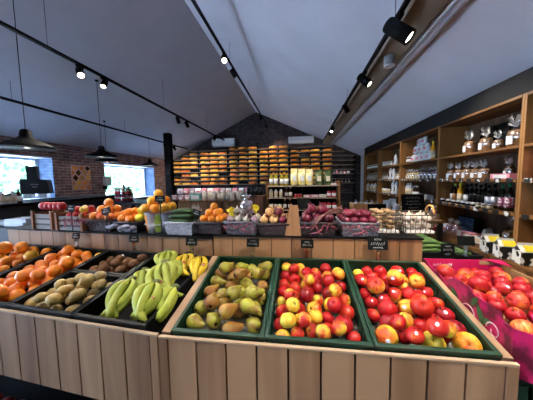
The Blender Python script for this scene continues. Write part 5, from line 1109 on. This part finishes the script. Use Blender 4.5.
m.build('planks', 'crate_wood', t); m = M(); [m.span(s * .17, s * .155, .016, .284, .02, EYE - .36) for s in (-1, 1)]; m.span(-.155, .155, .016, .284, .02, EYE - .42); m.build('ends', 'crate_wood', t)
for k in range(4): K['cream'].put((p.x - .11 + .075 * k, 3.74, EYE - .4185), (0, 0, 0), .7, 'small pale bag, %s from left, in the orange wooden crate' % ORD[k], 'bag', 'pale bags in the orange crate')
p = at(377, 213, Y=3.0); t = card((p.x, 3.0, 0), 'large blank black card standing before the orange crate', .21, .15, seed=41, holder=1.02 + .03, lines=(), stand=False); M().span(-.006, .006, -.006, .006, 0, 1.06).build('stake', 'black', t); M().span(-.09, .09, -.07, .07, 0, .015).build('foot', 'black', t)
p = at(413, 204, Y=3.1); t = card((p.x, 3.1, 0), 'black chalkboard with white handwriting before the wall shelves', .26, .22, seed=42, holder=1.09, lines=((.3, .7, .12), (.1, .6, .08), (-.06, .75, .08), (-.25, .5, .08)), stand=False); M().span(-.008, .008, -.008, .008, 0, 1.11).build('stake', 'black', t); M().span(-.1, .1, -.08, .08, 0, .015).build('foot', 'black', t)
t = thing('side_table', 'low dark table between the crates and the wall shelves', 'table', (1.5, 3.75, 0)); M().span(-.34, .34, -.45, .45, EYE - .58, EYE - .55).build('tabletop', 'shelf_wood', t); [M().span(x - .025, x + .025, y - .025, y + .025, 0, EYE - .58).build('leg', 'black_wood', t) for x in (-.3, .3) for y in (-.4, .4)]
GOODS = [('tallw', 'tall white pack'), ('cream', 'pale bag'), ('mauve', 'mauve bag'), ('jarw', 'white jar'), ('packp', 'pink pack'), ('crisp', 'golden bag')]
for k in range(12): kk, dd = GOODS[(k * 5) % 6]; K[kk].put((1.2 + .15 * (k % 5) + .01 * (k // 5), 3.52 + .24 * (k // 5), EYE - .5485), (0, 0, RNG.uniform(-.3, .3)), 1.05, '%s, %s from left, %s row on the low dark table' % (dd, ORD[k % 5], ORD[k // 5]), 'grocery pack', 'packs on the low dark table')
t = thing('milk_jug', 'white jug standing on the low dark table by the chalkboard', 'jug', (1.25, 3.335, EYE - .5485)); M().lathe([(1e-7, 0), (.05, 0), (.065, .05), (.045, .13), (.038, .17), (.05, .21), (.044, .21), (.034, .17), (1e-7, .15)], 18).build('body', 'white_gloss', t); M().tube([(.045, 0, .19), (.09, 0, .17), (.095, 0, .11), (.058, 0, .07)], .008, 7).build('handle', 'white_gloss', t)
# ------------------------------------------------------------------ the left side: dark counter, coffee machine, tables
b = Vector((-4.35, 3.4, 0)); t = thing('service_counter', 'long dark service counter below the nearer window', 'counter', b); M().span(-.45, .45, -1.4, 1.5, EYE - .31, EYE - .27).build('worktop', 'black', t); m = M(); [m.span(.36, .38, -1.35 + .2 * k + .003, -1.35 + .2 * (k + 1) - .003, .03, EYE - .31) for k in range(14)]; m.build('front_planks', 'black_wood', t); M().span(-.42, .355, -1.35, 1.45, 0, EYE - .31).build('body', 'black_wood', t)
p = at(38.5, 198, Z=-.27); t = thing('coffee_machine', 'black coffee machine with a tall hopper in front of the nearer window', 'coffee machine', (p.x, p.y, EYE - .2685), .62); t.scale = (.82, .82, .92)
M().prism([(-.26, -.17, .09), (.26, -.17, .09), (.22, -.17, .38), (-.26, -.17, .40)], (0, .34, 0)).build('body', 'black_plastic', t, .02); M().span(-.15, .03, -.1, .1, .38, .66).build('hopper', 'black_plastic', t, .01)
for x in (-.16, .12): M().span(x - .07, x + .07, -.13, .13, 0, .09).build('foot', 'steel', t, .005)
m = M(); scribble(m, (0, -.172, .26), (1, 0, 0), (0, 0, 1), [(.25, .9, .3), (-.3, .5, .2)], .16, .09, .004, 9); m.build('lettering', 'chalk', t)
for k, (px, kk, dd) in enumerate([(0, 'whiteb', 'white bottle'), (6, 'jarw', 'white jar'), (12, 'whiteb', 'white bottle'), (18, 'brownb', 'brown bottle')]):
    p = at(px, 190, X=-4.02); K[kk].put((p.x, p.y, EYE - .2685), (0, 0, 0), 1.05, '%s, %s from left, on the dark service counter' % (dd, ORD[k]), 'bottle' if 'bottle' in dd else 'jar', 'bottles on the service counter')
b = Vector((-3.05, 2.25, 0)); t = thing('side_table', 'dark table with white trays at the far left', 'table', b); M().span(-.5, .4, -.35, .45, EYE - .46, EYE - .42).build('tabletop', 'black_wood', t); M().span(-.46, .36, -.31, .41, 0, EYE - .46).build('body', 'black_wood', t)
TR = Kind(M().span(-.11, .11, -.08, .08, 0, .008).span(-.11, .11, -.08, -.072, .008, .035).span(-.11, .11, .072, .08, .008, .035).span(-.11, -.102, -.072, .072, .008, .035).span(.102, .11, -.072, .072, .008, .035).build('white_tray', 'white_gloss'))
for k, (x, y, z) in enumerate([(-2.83, 2.08, 0), (-2.83, 2.09, .036), (-3.12, 2.10, 0), (-2.9, 2.42, 0)]): TR.put((x, y, EYE - .4185 + z), (0, 0, .1 * k), 1., 'white tray, %s on the dark table' % ['lower one of the stack of two', 'upper one of the stack of two', 'single one at the left', 'single one at the back'][k], 'tray', 'white trays on the dark table')
b = Vector((-3.3, 4.6, 0)); t = thing('side_table', 'dark table under the round drinks rack by the farther window', 'table', b); M().span(-.55, .6, -.4, .5, EYE - .44, EYE - .40).build('tabletop', 'black_wood', t); [M().span(x - .03, x + .03, y - .03, y + .03, 0, EYE - .44).build('leg', 'black', t) for x in (-.5, .55) for y in (-.34, .44)]
p = at(125, 206, Y=4.55); t = thing('drinks_rack', 'round dark drinks rack with navy bands', 'rack', (p.x, 4.55, EYE - .3985)); m = M(); [m.lathe([(1e-7, z), (.19, z), (.19, z + .02), (1e-7, z + .02)], 24) for z in (0, .14, .28)]; m.build('tiers', 'navy', t); M().cyl((0, 0, .02), (0, 0, .36), .02).build('post', 'black', t)
CN = Kind(M().lathe([(1e-7, 0), (.028, 0), (.031, .005), (.031, .098), (.026, .108), (1e-7, .108)], 14).build('drinks_can', 'red')); M().lathe([(.0315, .058), (.0315, .088)], 14).build('white_band', 'white', CN.root)
for L in range(2):
    for k in range(7):
        a = PI + PI * k / 6; CN.put((p.x + .145 * math.cos(a), 4.55 + .145 * math.sin(a), EYE - .377 + .14 * L), (0, 0, a), 1., 'red and white drinks can, %s from left, %s tier of round rack' % (ORD[k], ['lower', 'upper'][L]), 'can', 'red cans in the round rack')
K['biscuit'].put((p.x - .14, 4.86, EYE - .3985), (0, 0, 0), 1.6, 'large gathered bag of brown biscuits beside the round drinks rack', 'bag')
# wall things
p0, p1 = at(71.5, 165, X=XL), at(90, 190, X=XL); t = thing('wall_picture', 'square picture of cheese and chocolate pieces on the brick wall', 'picture', (XL, (p0.y + p1.y) / 2, EYE + .14)); M().span(0, .025, -.27, .27, -.31, .31).build('panel', 'pink_board', t)
m = M(); cols = ['cheese_y', 'brown_glass', 'cheese_o', 'tan_food', 'cheese_d']; mm = M(); R = random.Random(6)
for j in range(5):
    for i in range(3 + j % 2):
        y, z = -.18 * (1 + (j % 2) * .5) + .18 * i, -.26 + .13 * j; e = .082; mm.mat((i * 2 + j * 3) % 5)
        mm.prism([(.0255, max(-.268, y - e), z), (.0255, y, max(-.305, z - e)), (.0255, min(.268, y + e), z), (.0255, y, min(.305, z + e))], (.001, 0, 0))
mm.build('printed_pieces', cols, t)
p = at(108, 181, X=XL + .12); t = thing('wall_speaker', 'small white loudspeaker on the brick wall left of the farther window', 'speaker', (XL + .12, p.y - .03, p.z)); M().span(-.07, .07, -.085, .085, -.13, .13).build('cabinet', 'white_gloss', t, .02); M().span(-.12, -.03, -.03, .03, -.24, -.12).build('bracket', 'black', t)
for k, (xa, xb, za, zb, nm) in enumerate([(-3.62, -2.66, 1.44, 1.76, 'left'), (-.44, .56, 1.47, 1.72, 'right')]):
    b = Vector(((xa + xb) / 2, YB, EYE + za)); t = thing('air_conditioner', 'white air conditioner high on the back wall, %s one' % nm, 'air conditioner', b, 0, 'air conditioners on the back wall'); w = (xb - xa) / 2; h = zb - za
    M().prism([(-w, 0, 0), (-w, -.20, .03), (-w, -.24, .10), (-w, -.23, h), (-w, 0, h)], (2 * w, 0, 0)).build('casing', 'white_gloss', t, .01); M().span(-w * .92, w * .92, -.225, -.10, .012, .035).build('air_flap', 'white', t)
# steel column
p = at(167, 131.5, X=-4.22); t = M().span(-4.32, -4.12, 7.3, 7.5, 0, ceilz(-4.32) - .002).build('column', 'black'); struct(t)
# ------------------------------------------------------------------ lights: four tracks, spotlights, pendants
def track(name, x, z, y0, y1, label, wires):
    t = thing(name, label, 'track', (x, 0, EYE + z), 0, 'black ceiling tracks'); M().span(-.017, .017, y0, y1, -.018, .018).build('rail', 'black', t)
    for y in wires: M().cyl((0, y, .018), (0, y, ceilz(x) - EYE - z), .0025, seg=6).build('suspension_wire', 'black', t)
TR_ = {'left': (-2.97, 1.62), 'outer': (-4.33, 1.27), 'ridge': (-1.3, 2.24), 'right': (.85, 1.40)}
track('lighting_track', *TR_['left'], -1.5, 9.4, 'black lighting track over the left side with spotlights', (.6, 2.62, 5.1, 7.6)); track('lighting_track', *TR_['outer'], .5, 9.0, 'outermost black lighting track near the brick wall', (1.6, 3.2, 5.6, 8.0)); track('lighting_track', *TR_['ridge'], -1.5, 9.75, 'black lighting track below the ridge', (.5, 2.6, 4.6, 6.4, 8.0)); track('lighting_track', *TR_['right'], -1.5, 9.6, 'black lighting track beside the brown purlin', (.6, 2.4, 4.6, 6.8))
def spot(tr, y, target, power, lit, label, big=1., cone=70, col=(1, .90, .76), blend=.6):
    x, z = TR_[tr]; o = Vector((x, y, EYE + z - .018)); t = thing('track_spotlight', label, 'spotlight', o, 0, 'spotlights on the black tracks')
    d = (Vector(target) - o).normalized(); piv = Vector((0, 0, -.085 * big)); r = .042 * big
    M().span(-.016, .016, -.05, .05, -.028, 0).build('adapter', 'black', t); M().cyl((0, 0, -.028), piv - d * .05 * big, .009, seg=8).build('arm', 'black', t)
    M().lathe([(1e-7, -.085 * big), (r * .9, -.085 * big), (r, -.075 * big), (r, .075 * big), (r * .9, .078 * big), (r * .88, .06 * big), (1e-7, .06 * big)], 20, piv, d).build('can', 'black', t); M().lathe([(r * .86, .061 * big), (r * .7, .066 * big), (1e-7, .068 * big)], 18, piv, d).build('lens', 'lens_on' if lit else 'lens_off', t)
    if power:
        L = bpy.data.lights.new('spot_beam', 'SPOT'); L.energy = power; L.color = col; L.spot_size = math.radians(cone); L.spot_blend = blend; L.shadow_soft_size = .035
        lo = bpy.data.objects.new('spot_beam', L); COL.objects.link(lo); lo.parent = t; lo.location = piv + d * .085 * big; lo.rotation_mode = 'QUATERNION'; lo.rotation_quaternion = Vector((0, 0, -1)).rotation_difference(d)
E_ = EYE
P = 125
spot('left', 3.04, (-1.2, 1.6, .9), P * 1.2, True, 'glaring lit spotlight on the left track, nearest in view', 1.1)
spot('left', 3.45, (-2.4, 1.9, 1.0), P, True, 'black spotlight beside the glaring one on the left track')
spot('left', 5.72, (-3.2, 7.5, .9), P, False, 'black spotlight on the left track, farther pair, near one'); spot('left', 6.2, (-2.3, 7.0, .9), P, False, 'black spotlight on the left track, farther pair, far one'); spot('left', 8.3, (-3.6, 9.9, 1.7), P, False, 'black spotlight at the far end of the left track')
spot('left', .9, (-1.2, 1.25, .9), P * .8, True, 'black spotlight of the left track above the left fruit counter')
spot('outer', 7.4, (-5.0, 9.8, 1.6), P, False, 'black spotlight at the far end of the outermost track'); spot('outer', 8.0, (-4.4, 9.8, 1.6), P * .8, False, 'second black spotlight near the end of the outermost track')
spot('ridge', 4.24, (-.1, 1.4, .95), P * 1.6, True, 'bright lit spotlight on the ridge track, nearest in view', 1.15); spot('ridge', 4.85, (.2, 5.6, 1.2), P * 1.6, False, 'black spotlight just behind the bright one on the ridge track'); spot('ridge', 8.25, (-1.4, 9.7, 1.8), P * 1.3, True, 'lit spotlight on the ridge track near the back wall'); spot('ridge', 9.6, (-.4, 9.75, 2.1), P * .5, True, 'lit spotlight at the far end of the ridge track')
spot('ridge', .9, (.05, 5.6, 1.0), P * 5, True, 'added unseen spotlight of the ridge track aimed at the free-standing shelf', 1., 22)  # out of view, added to brighten the lower tiers of that shelf
spot('ridge', .3, (-.1, 1.2, .9), P * 1.5, True, 'black spotlight of the ridge track above the fruit counters')
spot('right', 2.3, (2.1, 1.75, 1.6), P, True, 'large lit spotlight on the right track, nearest in view', 1.5, 75); spot('right', 3.4, (2.1, 2.7, 1.5), P, True, 'lit spotlight on the right track, second in view', 1.2, 75); spot('right', 4.7, (2.1, 5.4, 1.3), P * .8, False, 'unlit looking spotlight on the right track, third in view', 1.0, 60); spot('right', 6.6, (.1, 5.3, 1.2), P * 1.3, True, 'lit spotlight on the right track, farthest in view', 1.0); spot('right', 7.0, (.6, 9.8, 1.7), P, False, 'dark spotlight beyond the farthest lit one on the right track')
spot('right', .5, (.45, 1.2, .9), P * 1.3, True, 'black spotlight of the right track above the apple crates'); spot('right', -.9, (.75, .85, .55), P * .5, True, 'added unseen spotlight of the right track lighting the counter front', 1., 60)  # the second one is out of view, added to brighten the front planks
spot('right', 1.2, (1.1, 1.6, .9), P * .8, True, 'black spotlight of the right track above the magenta carton')
t = thing('ceiling_downlight', 'grey round downlight with pale ring under the brown purlin', 'downlight', (1.03, 3.05, EYE + 1.40)); M().cyl((0, 0, 0), (0, 0, -.10), .058, .058, 20).build('body', 'steel_grey', t); M().lathe([(.058, -.10), (.062, -.108), (.04, -.112), (.036, -.102), (1e-7, -.102)], 24).build('ring', 'white_gloss', t)
m = M(); m.tube([(1.19, y, EYE + 1.36 + .004 * math.sin(y * 3)) for y in [-1 + .5 * k for k in range(22)]], .008, 6); o = m.build('conduit_pipe', 'white_gloss'); tag(o, 'thin pale pipe running along the brown purlin', 'pipe')
def pendant(px, py, depth, label, big=1., hook=None):
    c = ray(px, py) * depth; c = Vector((c.x, c.y, c.z + EYE)); t = thing('pendant_lamp', label, 'pendant lamp', c, 0, 'black pendant lamps'); r = .27 * big
    M().lathe([(r, 0), (r * .98, .012), (r * .62, .062), (r * .34, .095), (r * .22, .125), (r * .18, .19), (r * .12, .205), (1e-7, .206)], 32).build('shade', 'black', t); M().lathe([(r * .985, .001), (r * .6, .052), (r * .3, .085), (1e-7, .085)], 32).build('lining', 'pendant_in', t); M().ball((0, 0, .045), .04, 12, 8).build('bulb', 'warm_bulb', t)
    pl = bpy.data.lights.new('pendant_glow', 'POINT'); pl.energy = 7; pl.color = (1, .94, .86); pl.shadow_soft_size = .03; po = bpy.data.objects.new('pendant_glow', pl); COL.objects.link(po); po.parent = t; po.location = (0, 0, -.005)
    top = ceilz(c.x) - c.z; m = M(); hx = hook or (0, 0); m.tube([(0, 0, .205), (hx[0] * .3, hx[1] * .3, top * .6), (hx[0], hx[1], top - .02), (hx[0], hx[1], ceilz(c.x + hx[0]) - c.z)], .004, 6); m.build('cord', 'black', t); M().cyl((hx[0], hx[1], ceilz(c.x + hx[0]) - c.z - .03), (hx[0], hx[1], ceilz(c.x + hx[0]) - c.z - .01), .03).build('ceiling_hook', 'black', t)
pendant(27, 148, 2.7, 'large black pendant lamp nearest, over the service counter'); pendant(102, 157, 4.5, 'second black pendant lamp in front of the brick wall'); pendant(107, 162, 5.7, 'third black pendant lamp just behind the second'); pendant(150, 165.5, 7.6, 'small far black pendant lamp beside the farther window')
# ------------------------------------------------------------------ daylight
w = bpy.data.worlds.new('daylight'); SC.world = w; w.use_nodes = True; nt = w.node_tree; bg = nt.nodes['Background']
bg.inputs[0].default_value = (.56, .72, 1, 1); bg.inputs[1].default_value = 20.0
sl = bpy.data.lights.new('sun', 'SUN'); sl.energy = 85; sl.angle = .02; sl.color = (.92, .96, 1)
so = bpy.data.objects.new('sun', sl); COL.objects.link(so); so.location = (8, -4, 12); so.rotation_mode = 'QUATERNION'; so.rotation_quaternion = Vector((0, 0, -1)).rotation_difference(Vector((-.62, .25, -.75)))
for x in [k for k in Kind.every if not k.used]:
    for c in list(x.root.children): bpy.data.objects.remove(c)
    bpy.data.objects.remove(x.root)
vs = SC.view_settings; SC.display_settings.display_device = 'sRGB'
vs.view_transform = 'Standard'; vs.look = 'None'; vs.gamma = 1; vs.exposure = 0.; vs.use_curve_mapping = False
SC.cycles.max_bounces = 8; SC.cycles.diffuse_bounces = 4; SC.cycles.transparent_max_bounces = 12; SC.cycles.sample_clamp_indirect = 30
